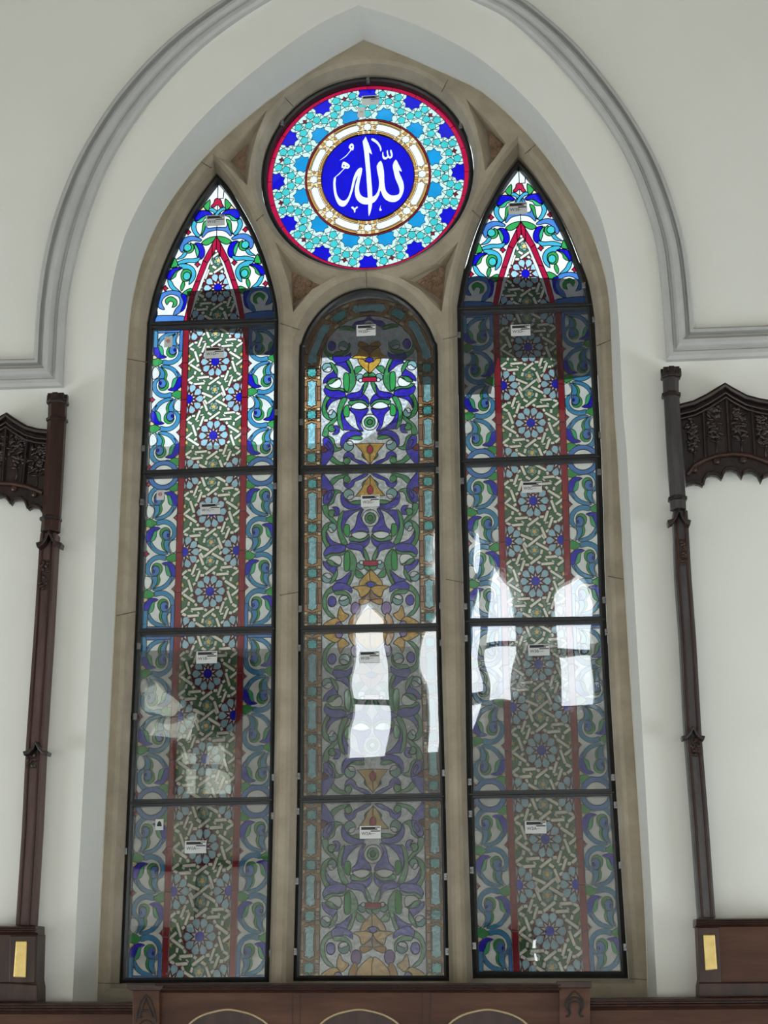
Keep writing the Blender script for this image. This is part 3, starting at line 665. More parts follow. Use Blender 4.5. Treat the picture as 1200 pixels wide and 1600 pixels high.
def mid_border(h, n0, n1, part):
    """h(w, v): w 0..1 across the border strip (0 outer), v along in units of one period, star cells on whole v"""
    S = [('bo', [h(0, n0-.6+i*.1) for i in range(int((n1-n0+1.2)*10)+1)]+[h(1, n1+.6-i*.1) for i in range(int((n1-n0+1.2)*10)+1)], part, 1)]
    v = n0
    while v <= n1+.01:
        for e in (-1, 1):                      # squares beside each star
            for w in (.13, .87):
                S.append(('ap', [h(w-.09, v+e*.13-.035), h(w+.09, v+e*.13-.035), h(w+.09, v+e*.13+.035), h(w-.09, v+e*.13+.035)], part, .8))
                S.append(('br', [h(w-.1, v+e*.045-.035), h(w+.1, v+e*.045-.02), h(w+.1, v+e*.045+.02), h(w-.1, v+e*.045+.035)], part, .8))
            S.append(('br', [h(.3, v+e*.135-.02), h(.5, v+e*.135), h(.3, v+e*.135+.02)], part, .8)); S.append(('br', [h(.7, v+e*.135-.02), h(.5, v+e*.135), h(.7, v+e*.135+.02)], part, .8))
        S.append(('tq', [h(.5+.27*a, v+.115*b) for a, b in ((0,1),(.35,.75),(.85,.8),(.8,.3),(1,0),(.8,-.3),(.85,-.8),(.35,-.75),(0,-1),(-.35,-.75),(-.85,-.8),(-.8,-.3),(-1,0),(-.8,.3),(-.85,.8),(-.35,.75))], part, 1))
        v += 1
    v = n0-.5
    while v <= n1+.51:
        E_ = [(0,.33),(.4,.29),(.95,.28),(.8,.235),(.95,.2)]
        pts = [(a, b) for a, b in E_]+[(.72,.17),(.72,-.17)]+[(a, -b) for a, b in E_[::-1]]+[(-a, -b) for a, b in E_[1:]]+[(-.72,-.17),(-.72,.17)]+[(-a, b) for a, b in E_[:0:-1]]
        S.append(('lt', [h(.5+.28*a, v+b) for a, b in pts], part, 1))
        for w in (.115, .885):
            m_ = 5; S.append(('br', [h(w-.1, v-.17+.34*i/m_) for i in range(m_+1)]+[h(w+.1, v+.17-.34*i/m_) for i in range(m_+1)], part, 1))
        v += 1
    return S
mlab = ['round-headed top panel of the middle light, vivid blue palmettes half lit', 'second panel of the middle light, gold triangle on top, pointed reflection below', 'third panel of the middle light, crossed by a tall white window reflection', 'bottom panel of the middle light, dull violet scrolls above the wooden altar screen']
for i in range(4):
    (BL, BR) = BW['middle'][i+1]
    if i == 0:
        hgt = mTL[1]-mBL[1]; TL, TR = (BL[0], BL[1]+hgt), (BR[0], BR[1]+hgt)
    else: TL, TR = BW['middle'][i]
    g = bil(TL, TR, BL, BR)
    S = mid_shapes(g, 1, i in (0, 2), i == 0)
    if i:
        for lo, hi in ((.024, .158), (.985, .852)):
            S += mid_border(lambda w, v, lo=lo, hi=hi: g(lo+(hi-lo)*w, 1-.084-.282*v), 0, 3, 'star_border|%d' % (lo > .5))
        clip = [g(.02, .012), g(.985, .012), g(.985, .988), g(.02, .988)]
    else:
        q = MO if area(MO) > 0 else MO[::-1]
        inner = [p for p in offset(q, -.012) if p[1] > max(BL[1], BR[1])+.05]
        inner.sort(key=lambda p: math.atan2(p[1]-BL[1], p[0]-MX))
        clip = [(BR[0]-.012, BR[1]+.008)]+inner+[(BL[0]+.012, BL[1]+.008)]
        zs = U2((577, 563))[1]; ro = (U2((685, 561))[0]-U2((468.4, 561))[0])/2-.014; cxm = (U2((685, 561))[0]+U2((468.4, 561))[0])/2
        bw = .134*(TR[0]-TL[0]); per = .282*hgt; zst = BL[1]+.084*hgt
        nst = (zs-zst)/per                      # stars below the springing
        arc = pi/2*(ro-bw/2)
        def hp(w, v, sg):
            r_ = ro-bw*w; s_ = v*per
            if zst+s_ <= zs: return (cxm-sg*r_, zst+s_)
            k = nst+1.45; a = (zst+s_-zs)/( (k+0.0)*per - (zs-zst) + (2-1.45+.0)*0 + 0)   # unused scaling guard
            a = (s_-(zs-zst))/per
            ang = min(a/(3-nst+.42), 1.12)*pi/2
            return (cxm-sg*r_*cos(ang), zs+r_*sin(ang)*1.03)
        for sg in (1, -1): S += mid_border(lambda w, v, sg=sg: hp(w, v, sg), 0, 3, 'star_border')
        # keep the tops tidy: a star on the crown
    c = clip[0]
    glass_panel(clip, S, mlab[i], (MX, GY, min(BL[1], BR[1])), .0026, cover=True)

# --- the round window
S = []
ring = lambda r, n=96: [rp(r, 360*i/n) for i in range(n)]
for k in range(24):
    a = 15*k; S.append(('rd', [rp(1.62, a+15*j/5) for j in range(6)]+[rp(1.52, a+15-15*j/5) for j in range(6)], 'red_ring', 1))
S.append(('pa', ring(1.522), 'star_field', 1))
PENT = [(1.44, 5.4), (1.44, -5.4), (1.335, 0), (1.315, 6.6), (1.315, -6.6)]
cells = []
for k in range(12):
    for r, f_ in PENT: cells.append((r, 15+30*k+f_, 0))
    for r, f_ in ((1.222, 4.1), (1.222, -4.1)): cells.append((r, 30*k+f_, 1))
    cells.append((1.095, 30*k, 2))
def pol(c, r, n, a0=0, r2=None):
    out = []
    for i in range(n if r2 is None else 2*n):
        R_c = r if (r2 is None or i % 2 == 0) else r2
        a = a0+(2*pi*i/n if r2 is None else pi*i/n); out.append((c[0]+RX*R_c*cos(a), c[1]+RZ*R_c*sin(a)))
    return out
for r, a, t in cells: S.append(('pa', pol(rp(r, a), .128, 5, RAD(a)+pi*(t == 0), .068), 'star_field', 1))
for r, a, t in cells: S.append(('aq', pol(rp(r, a), .070, 5, RAD(a)+(0 if t == 0 else pi)), 'star_field', 1))
for k in range(12):
    A_ = 30*k+15
    S.append(('cy', pol(rp(1.075, A_), .150, 8, RAD(A_)+pi/8, .116), 'star_field', 1))
    S.append(('dr', pol(rp(1.425, A_), .046, 4, RAD(A_), .026), 'star_field', 1))
    B_ = 30*k
    S.append(('db', pol(rp(1.465, B_), .160, 8, RAD(B_)+pi/8, .122), 'star_field', 1))
for k in range(24):
    a = 15*k; S.append(('rd', [rp(1.62, a+15*j/5) for j in range(6)]+[rp(1.522, a+15-15*j/5) for j in range(6)], 'red_ring', 1))
S.append(('dr', ring(1.0), 'inner_band', 1)); S.append(('ap', ring(.968), 'inner_band', 1))
for k in range(8):
    s_ = 45*k; b_ = s_+22.5
    for d1, d2 in ((-10, -6.5), (-6.5, -3), (-3, 0), (0, 3), (3, 6.5), (6.5, 10)):
        for q, (r0, r1) in enumerate(((.905, .966), (.742, .80))):
            S.append((('am' if (int(abs(d1)) % 2) ^ q else 'ap'), [rp(r0, s_+d1), rp(r1, s_+d1), rp(r1, s_+d2), rp(r0, s_+d2)], 'inner_band', .7))
    for d_ in (-8, 8):
        S.append(('am', [rp(.83, s_+d_), rp(.86, s_+d_*1.25), rp(.89, s_+d_), rp(.86, s_+d_*.75)], 'inner_band', .7))
    arc_ = lambda r, w, n=6: [rp(r, b_-w+2*w*i/n) for i in range(n+1)]
    S.append(('w', arc_(.805, 12.5)+[rp(.83, b_+13), rp(.86, b_+14.2), rp(.89, b_+13)]+arc_(.915, 12.0)[::-1]+[rp(.89, b_-13), rp(.86, b_-14.2), rp(.83, b_-13)], 'inner_band', 1))
    S.append(('am', arc_(.928, 11.2)+[rp(.945, b_+12)]+arc_(.962, 11.2)[::-1]+[rp(.945, b_-12)], 'inner_band', 1))
    S.append(('am', arc_(.752, 10)+[rp(.768, b_+11.5)]+arc_(.785, 10)[::-1]+[rp(.768, b_-11.5)], 'inner_band', 1))
    S.append(('w', pol(rp(.86, s_), .072, 8, RAD(s_), .056), 'inner_band', 1))
S.append(('dr', ring(.742), 'inner_band', 1)); S.append(('db', ring(.732), 'calligraphy_disc', 1))
def cw(p): return U2((505+p[0]/8.5714, 200+p[1]/8.5714))
CW = [  # white lettering, painted so no leads
 [(565,92),(523,155),(545,300),(570,560),(590,850),(598,1000),(600,1100),(606,1162),(625,1120),(645,1040),(655,960),(650,800),(625,500),(607,300),(650,332),(640,290),(605,190)],
 [(135,660),(165,640),(160,720),(172,840),(205,915),(255,950),(300,940),(340,880),(372,770),(395,660),(430,570),(470,520),(500,508),(518,525),(505,610),(480,720),(475,800),(490,860),(530,900),(590,912),(650,900),(700,870),(735,800),(745,720),(738,640),(712,490),(768,415),(800,500),(812,600),(815,700),(830,800),(860,850),(910,880),(970,878),(1010,860),(1020,810),(1000,740),(965,660),(940,560),(928,475),(968,400),(1005,460),(1052,560),(1010,545),(1025,600),(1065,690),(1078,780),(1060,860),(1020,930),(960,968),(890,965),(830,935),(790,880),(762,810),(745,870),(700,950),(650,985),(570,1003),(500,985),(445,935),(420,860),(420,780),(440,690),(460,612),(425,680),(395,800),(350,930),(300,1010),(255,1032),(205,1010),(165,940),(140,850),(130,750)],
 [(640,125),(660,113),(720,150),(760,205),(778,260),(763,292),(748,235),(705,180),(650,145)],
 [(788,310),(800,296),(805,345),(830,368),(855,350),(845,300),(858,270),(870,330),(890,362),(905,340),(890,290),(905,265),(925,320),(922,365),(890,388),(865,375),(838,398),(805,395),(788,360)],
 [(215,410),(300,345),(360,270),(338,245),(345,210),(375,182),(402,200),(405,240),(395,280),(375,272),(310,350),(250,392)],
 [(130,655),(200,590),(270,520),(242,510),(245,470),(262,430),(300,437),(345,470),(350,500),(320,525),(282,522),(210,600)],
 [(368,1040),(395,1030),(418,1055),(440,1030),(460,1035),(450,1055),(430,1065),(425,1105),(410,1110),(405,1080),(385,1060)],
 [(770,1008),(762,1050),(780,1070),(770,1088),(748,1082),(752,1055)]]
CH = [[(365,235),(372,215),(388,222),(382,240)], [(258,480),(275,468),(285,485),(268,495)], [(298,490),(318,482),(330,492),(312,500)]]
for q in CW:
    S.append(('w', [cw(p) for p in (q if len(q) < 20 and q[0] == (565,92) else crom(q, 2))], 'calligraphy', 0))
for q in CH: S.append(('db', [cw(p) for p in q], 'calligraphy_disc', 0))
glass_panel(ring(1.635), S, 'round panel at the top with white calligraphy on a blue disc', (RC[0], GY, RC[1]-1.63*RZ), .0013, cover=False)

# ------------------------------------------------------------------ paper labels and stickers
def text_mesh(txt, size, x, y, z, parent, mat, name='lettering'):
    cu_ = bpy.data.curves.new('lettering', 'FONT'); cu_.body = txt; cu_.size = size; cu_.extrude = .0003
    o = bpy.data.objects.new('lettering_source', cu_); COL.objects.link(o)
    me = bpy.data.meshes.new_from_object(o.evaluated_get(bpy.context.evaluated_depsgraph_get()))
    bpy.data.objects.remove(o)
    me.transform(Matrix.Translation((x, y, z)) @ Matrix.Rotation(pi/2, 4, 'X')); me.materials.clear(); me.materials.append(mat)
    p = bpy.data.objects.new(name, me); link(p, parent); return p
def paper(px0, py0, px1, py1, txt, label, tilt=0):
    Y = -.0075; a = U(px0, py0, Y); b = U(px1, py1, Y); w = b.x-a.x; h = a.z-b.z
    root = thing('paper_label', (a.x, Y, b.z), label, 'label', 'paper labels on the panels')
    mb = MB(); mb.box((a.x, Y, b.z), (b.x, Y+.001, a.z)); mb.build('sheet', M_paper, root)
    mb = MB()
    for x, y, x2, y2 in ((.07, .70, .74, .93), (.74, .86, .97, .93), (.74, .70, .84, .80), (.52, .55, .97, .64)):
        mb.box((a.x+w*x, Y-.0006, b.z+h*y), (a.x+w*x2, Y, b.z+h*y2))
    mb.box((a.x+w*.52, Y-.0006, b.z+h*.38), (a.x+w*.72, Y, b.z+h*.40))
    mb.build('printed_bars', M_ink, root)
    if txt: text_mesh(txt, h*.36, a.x+w*.08, Y-.0006, b.z+h*.28, root, M_ink)
    root.rotation_euler.y = tilt
    return root
paper(562,1291,595,1310,'W2A','white tag reading W2A on the bottom panel of the middle light')
paper(561,1018,593,1035,'W2B','tag reading W2B, grey against the white reflection in the middle light')
paper(564,774,593,791,'W2C','tag reading W2C under the gold triangle of the middle light')
paper(557,508,587,524,'W2D','tag reading W2D near the round head of the middle light')
paper(820,1283,854,1302,'W3A','white tag reading W3A on the bottom panel of the right lancet')
paper(825,1007,859,1024,'W3B','grey tag reading W3B between the bright reflections in the right lancet')
paper(815,753,847,769,'W3C','tag reading W3C in the third panel of the right lancet')
paper(798,508,829,524,'W3D','white tag reading W3D in the dark second panel of the right lancet')
paper(794,317,824,334,'W3E','dim tag reading W3E in the pointed head of the right lancet')
paper(289,1314,322,1333,'W1A','white tag reading W1A on the bottom panel of the left lancet')
paper(307,1018,339,1036,'W1B','white tag reading W1B on the fourth panel of the left lancet')
paper(313,787,344,803,'W1C','white tag reading W1C on the third panel of the left lancet')
paper(320,543,350,559,'W1D','white tag reading W1D on the second panel of the left lancet')
paper(322,337,351,352,'W1E','dim tag reading W1E in the pointed head of the left lancet')
paper(565,150,593,163,'','grey tag with black bars at the top of the round panel')
def sticker(px0, py0, px1, py1, label, mark):
    Y = -.0075; a = U(px0, py0, Y); b = U(px1, py1, Y); root = thing('sticker', (a.x, Y, b.z), label, 'sticker')
    mb = MB(); mb.box((a.x, Y, b.z), (b.x, Y+.001, a.z)); mb.build('sheet', M_paper, root)
    c = ((a.x+b.x)/2, (a.z+b.z)/2+.004); mb = MB(); mt = M_redink
    if mark == 'ring': mb.tube([(x, Y-.0008, z) for x, z in circle(c, .0085, 14)[1:]]+[(c[0]+.0085, Y-.0008, c[1]), (c[0]-.007, Y-.0008, c[1])], .0017, 5)
    elif mark == 'lock': mt = M_ink; mb.prism([(c[0]-.012, c[1]-.012), (c[0]+.012, c[1]-.012), (c[0]+.008, c[1]+.006), (c[0], c[1]+.014), (c[0]-.008, c[1]+.006)], Y-.0008, Y)
    else: mt = M_mould; mb.box((c[0]-.008, Y-.0008, c[1]-.004), (c[0]+.008, Y, c[1]+.004))
    mb.build('printed_mark', mt, root)
sticker(257,526,269,542,'small grey sticker with a red ring in the upper left corner of the left lancet','ring')
sticker(245,766,256,781,'small white square sticker with a red mark low on the left lancet border','ring')
sticker(243,1280,255,1297,'small white sticker with a black mark at the left of the bottom panel','lock')
sticker(559,168,570,183,'small grey square sticker just under the tag of the round panel','plain')

# ------------------------------------------------------------------ grey hood mould round the arch
hin = [(425,0),(375,31),(316.7,75),(258,133),(208,196),(166.7,266.7),(137.5,341.7),(118.8,408),(107.5,467),(103,521),(99.5,606)]
hout = [(358,0),(304,37.5),(250,83),(195.8,141.7),(154,200),(116.7,266.7),(87.5,341.7),(70.8,408),(61.7,471),(58,520),(56,565)]
hin_r = [(735,0),(791.7,29),(845.8,75),(895.8,129),(941.7,187.5),(979,250),(1006,316.7),(1025,383),(1033,450),(1038,512.5),(1041,566)]
hout_r = [(812.5,0),(854,33),(900,75),(945.8,129),(987.5,187.5),(1025,254),(1050,316.7),(1068.8,383),(1077,437.5),(1081,480),(1083.5,517)]
top_in = [(478,-30),(530,-56),(575,-74),(630,-52),(685,-26)]; top_out = [(420,-38),(500,-82),(578,-112),(668,-78),(748,-38)]
IN = [(-60,611)]+hin[::-1]+top_in+hin_r+[(1290,556)]
OUT = [(-60,567)]+hout[::-1]+top_out+hout_r+[(1290,510)]
def smooth_pair(q):   # keep the corners, smooth the arch
    return [q[0]]+crom(q[1:-1], 4, False)+[q[-1]]
IN = [U2(p, WALL_Y) for p in smooth_pair(IN)]; OUT = [U2(p, WALL_Y) for p in smooth_pair(OUT)]
prof = [(0, 0), (0, .035), (.07, .045), (.16, .045), (.20, .022), (.26, .022), (.34, .05), (.45, .066), (.56, .066), (.62, .05), (.66, .03), (.72, .03), (.78, .042), (.9, .042), (1, .03), (1, 0)]
mb = MB(); rings = []
for w, d_ in prof: rings.append([(OUT[i][0]*(1-w)+IN[i][0]*w, WALL_Y-d_, OUT[i][1]*(1-w)+IN[i][1]*w) for i in range(len(IN))])
mb.loft(rings, 0, False)
tag(mb.build('trim_5', M_mould), 'grey moulded hood band arching over the window with level returns', kind='structure')

# ------------------------------------------------------------------ carved canopies
def wpt(px, py, Y): w = U(px, py, Y); return w
def post(side, sections, board, cap2, label, PY):
    """octagonal shaft above, flat board below"""
    a = wpt((board[-1][1]+board[-1][2])/2, board[-1][0], PY)
    root = thing('canopy_screen', (a.x, PY, a.z), label, 'carved canopy')
    def oct_(y, xl, xr, k=1.0):
        p = wpt(xl, y, PY); q = wpt(xr, y, PY); c = (p+q)/2; r = (q.x-p.x)/2*k
        return [(c.x+r*1.06*cos(pi/8+pi/4*i), PY+min(r*1.06*sin(pi/8+pi/4*i), .055), c.z) for i in range(8)]
    mb = MB(); mb.loft([oct_(*s) for s in sections]); mb.build('shaft', M_oak if side == 'l' else M_oakg, root, .002)
    return root, oct_
def finish_post(root, oct_, S, board, PY, cap1, ogees, carved, M_board):
    # battlemented head
    y, xl, xr = S[0]; p = wpt(xl, y, PY); q = wpt(xr, y, PY); c = (p+q)/2; r = (q.x-p.x)/2
    mb = MB(); mb.loft([oct_(y+14, xl, xr, 1.02), oct_(y+12, xl, xr, 1.18), oct_(y+8, xl, xr, 1.18), oct_(y+5, xl, xr, 1.02)])
    for i in range(8):
        a = pi/4*i+pi/8*0; x = c.x+r*.86*cos(a); yy = PY+min(r*.86*sin(a), .04)
        mb.box((x-.013, yy-.012, c.z-.03), (x+.013, yy+.012, c.z+.006))
    mb.build('battlement', M_oakd, root, .002)
    for (y, xl, xr) in cap1:
        mb = MB(); mb.loft([oct_(y-4, xl, xr, .8), oct_(y-2, xl, xr, 1.0), oct_(y+2, xl, xr, 1.0), oct_(y+4, xl, xr, .82)]); mb.build('ring_moulding', M_oakd, root)
    # flat board below
    L = [wpt(x+(0 if x < 500 else 4), y, PY-.005) for y, x, _ in board]; R = [wpt(x-(6 if x < 500 else 0), y, PY-.005) for y, _, x in board]
    mb = MB(); out = [(p.x, p.z) for p in L]+[(p.x, p.z) for p in R[::-1]]; mb.prism(out, PY-.005, WALL_Y+.01)
    mb.build('board', M_board, root, .003)
    mb = MB(); e = .22
    inn = [(p.x+(q.x-p.x)*e, p.z) for p, q in zip(L, R)]; inr = [(q.x-(q.x-p.x)*e, q.z) for p, q in zip(L, R)]
    for s_ in (inn, inr): mb.tube([(x, PY-.006, z) for x, z in s_], .005, 6)
    mb.build('bead_moulding', M_oak, root)
    for (y, xl, xr, h) in ogees:                                     # ogee hood on the board
        cxp = (xl+xr)/2
        top = [(xl, y+h*.55), (xl+(cxp-xl)*.45, y+h*.42), (cxp-(cxp-xl)*.18, y-h*.1), (cxp, y-h*.6), (cxp+(xr-cxp)*.18, y-h*.1), (xr-(xr-cxp)*.45, y+h*.42), (xr, y+h*.55)]
        bot = [(x, yy+h*.42) for x, yy in top]
        bot[0] = (xl+2, top[0][1]+h*.45); bot[-1] = (xr-2, top[-1][1]+h*.45)
        mb = MB(); mb.prism([U2(p, PY-.05) for p in top]+[U2(p, PY-.05) for p in bot[::-1]], PY-.055, PY); mb.build('ogee_hood', M_oakd, root, .003)
    for (xl, yt, xr, yb) in carved:
        a = U2((xl, yt), PY-.005); b = U2((xr, yb), PY-.005); mb = MB(); mb.box((a[0], PY-.006, b[1]), (b[0], PY, a[1]), 0)
        for j in range(14):
            mb.blob((random.uniform(a[0]+.006, b[0]-.006), PY-.009, random.uniform(b[1]+.006, a[1]-.006)), .008, .006, .012, 1, 7, 4, random.uniform(-1.5, 1.5))
        mb.build('carved_panel', [M_groove, M_oak], root)
def canopy(root, top, bot, stiles, panes, PY):
    t = [U2(p, PY) for p in top]; b = [U2(p, PY) for p in bot]
    mb = MB(); mb.prism(t+b[::-1], PY+.02, PY+.045); mb.build('canopy_board', M_oakd, root)
    for k, (nm, off, r) in enumerate((('crest_moulding', .0, .014), ('crest_moulding', .036, .007), ('crest_moulding', .058, .006))):
        mb = MB(); mb.tube([(x, PY+.005, z-off) for x, z in t], r, 8); mb.build(nm, M_oakd, root)
    mb = MB(); mb.tube([(x, PY+.012, z+.008) for x, z in b], .008, 6); mb.build('cusped_edge', M_oakd, root)
    for a, c in stiles:
        mb = MB(); mb.tube([wpt(*a, PY+.015), wpt(*c, PY+.015)], .009, 6)
        for d_ in (-3.5, 3.5): mb.tube([wpt(a[0]+d_, a[1], PY+.018), wpt(c[0]+d_, c[1], PY+.018)], .004, 5)
        mb.build('stile', M_oakd, root)
    for (xl, yt, xr, yb) in panes:                                   # carved foliage of each bay
        a = U2((xl, yt), PY); b = U2((xr, yb), PY); mb = MB(); zm = b[1]+(a[1]-b[1])*.36
        for j in range(46):
            x = random.uniform(a[0]+.008, b[0]-.008); z = random.uniform(zm, a[1]-.01)
            mb.blob((x, PY+.017, z), random.uniform(.006, .012), .009, random.uniform(.012, .022), 0, 7, 4, random.uniform(-1.6, 1.6))
        cxx = (a[0]+b[0])/2; mb.tube([(cxx, PY+.018, b[1]+.01), (cxx+.004, PY+.018, (b[1]+zm)/2), (cxx, PY+.018, zm)], .005, 6)
        mb.tube([(a[0]+.01, PY+.018, zm-.01), (cxx, PY+.018, zm-.018), (b[0]-.01, PY+.018, zm-.01)], .005, 6)
        mb.build('carved_foliage', M_oakd, root, smooth=True)
PYc = -.57
# right
SR = [(579,1034.5,1061.5),(592,1035,1060.5),(614,1036,1060.5),(624,1037,1061.5),(700,1041,1066),(775,1046,1071),(797,1047,1072)]
BR_ = [(797,1048,1074.5),(900,1051.5,1080.5),(1000,1059,1088),(1140,1066,1096),(1292,1078,1108),(1434,1088,1118)]
rt, oc = post('r', SR, BR_, None, 'dark carved canopy and tall post at the right edge of the photo', PYc)
finish_post(rt, oc, SR, BR_, PYc, [(618,1033.5,1063.5),(780,1043.5,1073.5)], [(803,1042.5,1080,18),(1142,1064.5,1102,15)], [(1056,842,1075,884),(1076,1150,1097,1181)], M_oakg)
tr_ = [(1062,635),(1085,629),(1106,618.5),(1123,608),(1133,601.5),(1144.5,609),(1166,620.5),(1187,626),(1212,630)]
br_ = [(1073,757),(1078,755),(1086,753.5),(1093,755),(1099,758),(1101,749),(1106,742),(1113,739.5),(1121,741),(1128.5,747.5),(1131,738),(1136,733),(1143,731.5),(1152,735),(1160,746.5),(1163,738),(1169,735),(1176,735.5),(1184,741),(1190,753),(1194,744),(1202,741),(1212,743)]
fr_ = [(1073,742),(1085,727),(1100,719),(1120,712),(1145,709),(1170,711.5),(1190,718),(1212,728)]
canopy(rt, tr_, br_, [((1098.5,640),(1102.5,716)), ((1135,622),(1140,709)), ((1174,636),(1179.5,713))], [(1069,645,1096,730),(1102,630,1133,712),(1141,630,1172,710),(1180,645,1208,716)], PYc)
mb = MB(); mb.tube([wpt(x, y, PYc+.012) for x, y in fr_], .012, 8)
for x, y in ((1085,733),(1120,720),(1161,718)): w = wpt(x, y, PYc+.012); mb.blob(w, .018, .012, .018)
mb.build('arched_rail', M_oak, rt)
# left
SL = [(620,76.5,104),(634,76.5,103.5),(652,76,103),(662,75,102.5),(735,71,98.5),(808,67,94.5),(832,64.5,93)]
BL_ = [(832,63,93),(845,61.5,92),(1000,51.5,83.5),(1165,40,72.5),(1300,33.5,66),(1446,24,57)]
lt_, oc = post('l', SL, BL_, None, 'dark carved canopy and tall post at the left edge of the photo', PYc)
finish_post(lt_, oc, SL, BL_, PYc, [(657,73.5,105),(812,63.5,95.5)], [(838,56,96.5,18),(1166,35.5,76,15)], [(62,875,78,922),(43,1172,59,1201)], M_oakl)
tl_ = [(-60,672),(-38,672),(-15,664),(0,654),(9.5,648),(20,656),(40,668),(58,673),(75,674.5)]
bl_ = [(-60,800),(-42,776),(-25,770),(-14,772),(-8,776),(0,774),(8,777),(15,787),(19,780),(25,778.5),(31,779),(38,783.5),(42,794.5),(48,791),(55,791),(62,795),(67,803)]
canopy(lt_, tl_, bl_, [((9.5,668),(4,752)), ((43,682),(36,757)), ((-26,672),(-34,757))], [(11,675,40,752),(44,685,70,765),(-20,675,5,752)], PYc)
mb = MB(); mb.tube([wpt(x, y, PYc+.012) for x, y in ((-60,765),(-30,756),(0,755),(20,756),(45,761),(67,770))], .012, 8)
for x, y in ((22,763),(54,772)): w = wpt(x, y, PYc+.012); mb.blob(w, .016, .012, .016)
mb.build('arched_rail', M_oak, lt_)

# ------------------------------------------------------------------ dado boards below
def wbox(mb, px0, py0, px1, py1, Y, Yb, mi=0):
    a = U(px0, py0, Y); b = U(px1, py1, Y); mb.box((a.x, Y, b.z), (b.x, Yb, a.z), mi)
def wquad(mb, pts, Y, Yb, mi=0): mb.prism([U2(p, Y) for p in pts], Y, Yb, mi)
def moulding(mb, x0, x1, y0, y1, Y, steps, ya=None, yb=None):
    """horizontal moulding with rounded steps; y0..y1 photo rows at both ends"""
    y0r = y0 if ya is None else ya; y1r = y1 if yb is None else yb
    n = len(steps); a = []; b = []
    for t, d_ in steps:
        p = U(x0, y0+(y1-y0)*t, Y); q = U(x1, y0r+(y1r-y0r)*t, Y); a.append((p.x, Y-d_, p.z)); b.append((q.x, Y-d_, q.z))
    p = U(x0, y1, Y); q = U(x1, y1r, Y); a += [(p.x, Y+.08, p.z)]; b += [(q.x, Y+.08, q.z)]
    p = U(x0, y0, Y); q = U(x1, y0r, Y); a += [(p.x, Y+.08, p.z)]; b += [(q.x, Y+.08, q.z)]
    mb.loft([a, b])
ST = [(0, .03), (.12, .05), (.3, .052), (.38, .036), (.46, .036), (.55, .05), (.7, .046), (.8, .02), (1, .008)]
DY = -.62
# left
t0 = thing('dado_panel', U(25, 1562, DY), 'dark wooden dado with a brass plate at the left edge', 'wood panelling', 'dado panels under the canopies')
mb = MB(); wquad(mb, [(-60,1459),(58,1459),(56,1530),(58,1542),(58,1566),(-60,1566)], DY, WALL_Y+.02); mb.build('board', M_oak, t0, .004)
mb = MB(); moulding(mb, -60, 61, 1447, 1461, DY, ST); mb.build('cap_moulding', M_oak, t0)
mb = MB(); wquad(mb, [(-60,1535),(14,1535),(58,1538),(59,1567),(-60,1567)], DY-.018, DY); mb.build('plinth', M_oak, t0, .006)
mb = MB(); wquad(mb, [(15,1462),(56,1462),(54,1536),(14,1536)], DY-.012, DY); mb.build('stile', M_oak, t0, .003)
mb = MB(); wquad(mb, [(24.5,1470),(42,1470),(40,1528),(20.5,1527)], DY-.02, DY-.010); mb.build('brass_plate', M_brass, t0, .004)
# right
t1 = thing('dado_panel', U(1110, 1557, DY), 'dark reddish dado with a brass plate at the right edge', 'wood panelling', 'dado panels under the canopies')
mb = MB(); wquad(mb, [(1090,1447),(1290,1443),(1290,1560),(1092,1560),(1092,1540),(1094,1530)], DY, WALL_Y+.02); mb.build('board', M_oakw, t1, .004)
mb = MB(); moulding(mb, 1086, 1290, 1436, 1449, DY, ST, 1434, 1447); mb.build('cap_moulding', M_oak, t1)
mb = MB(); wquad(mb, [(1091,1535),(1290,1534),(1290,1560),(1091,1560)], DY-.018, DY); mb.build('plinth', M_oak, t1, .006)
mb = MB(); wquad(mb, [(1090,1449),(1123,1449),(1127,1536),(1093,1536)], DY-.012, DY); mb.build('stile', M_oak, t1, .003)
mb = MB(); wquad(mb, [(1098.5,1460),(1117,1460),(1121,1515),(1102,1517)], DY-.022, DY-.010); mb.build('brass_plate', M_brass, t1, .004)
# low rails
RY = -.68
t2 = thing('wall_rail', U(100, 1600, RY), 'low brown wainscot rail running left of the carved A post', 'wood panelling', 'low wainscot rails')
mb = MB(); wquad(mb, [(-60,1582),(215,1582),(215,1660),(-60,1660)], RY, WALL_Y); mb.build('board', M_oakw, t2)
mb = MB(); moulding(mb, -60, 215, 1565, 1585, RY, ST); mb.build('cap_moulding', M_oak, t2)
t3 = thing('wall_rail', U(1060, 1600, RY), 'low brown wainscot rail running right of the carved horseshoe post', 'wood panelling', 'low wainscot rails')
mb = MB(); wquad(mb, [(915,1576),(1290,1574),(1290,1660),(915,1660)], RY, WALL_Y); mb.build('board', M_oakw, t3)
mb = MB(); moulding(mb, 915, 1290, 1559, 1579, RY, ST, 1556, 1576); mb.build('cap_moulding', M_oak, t3)
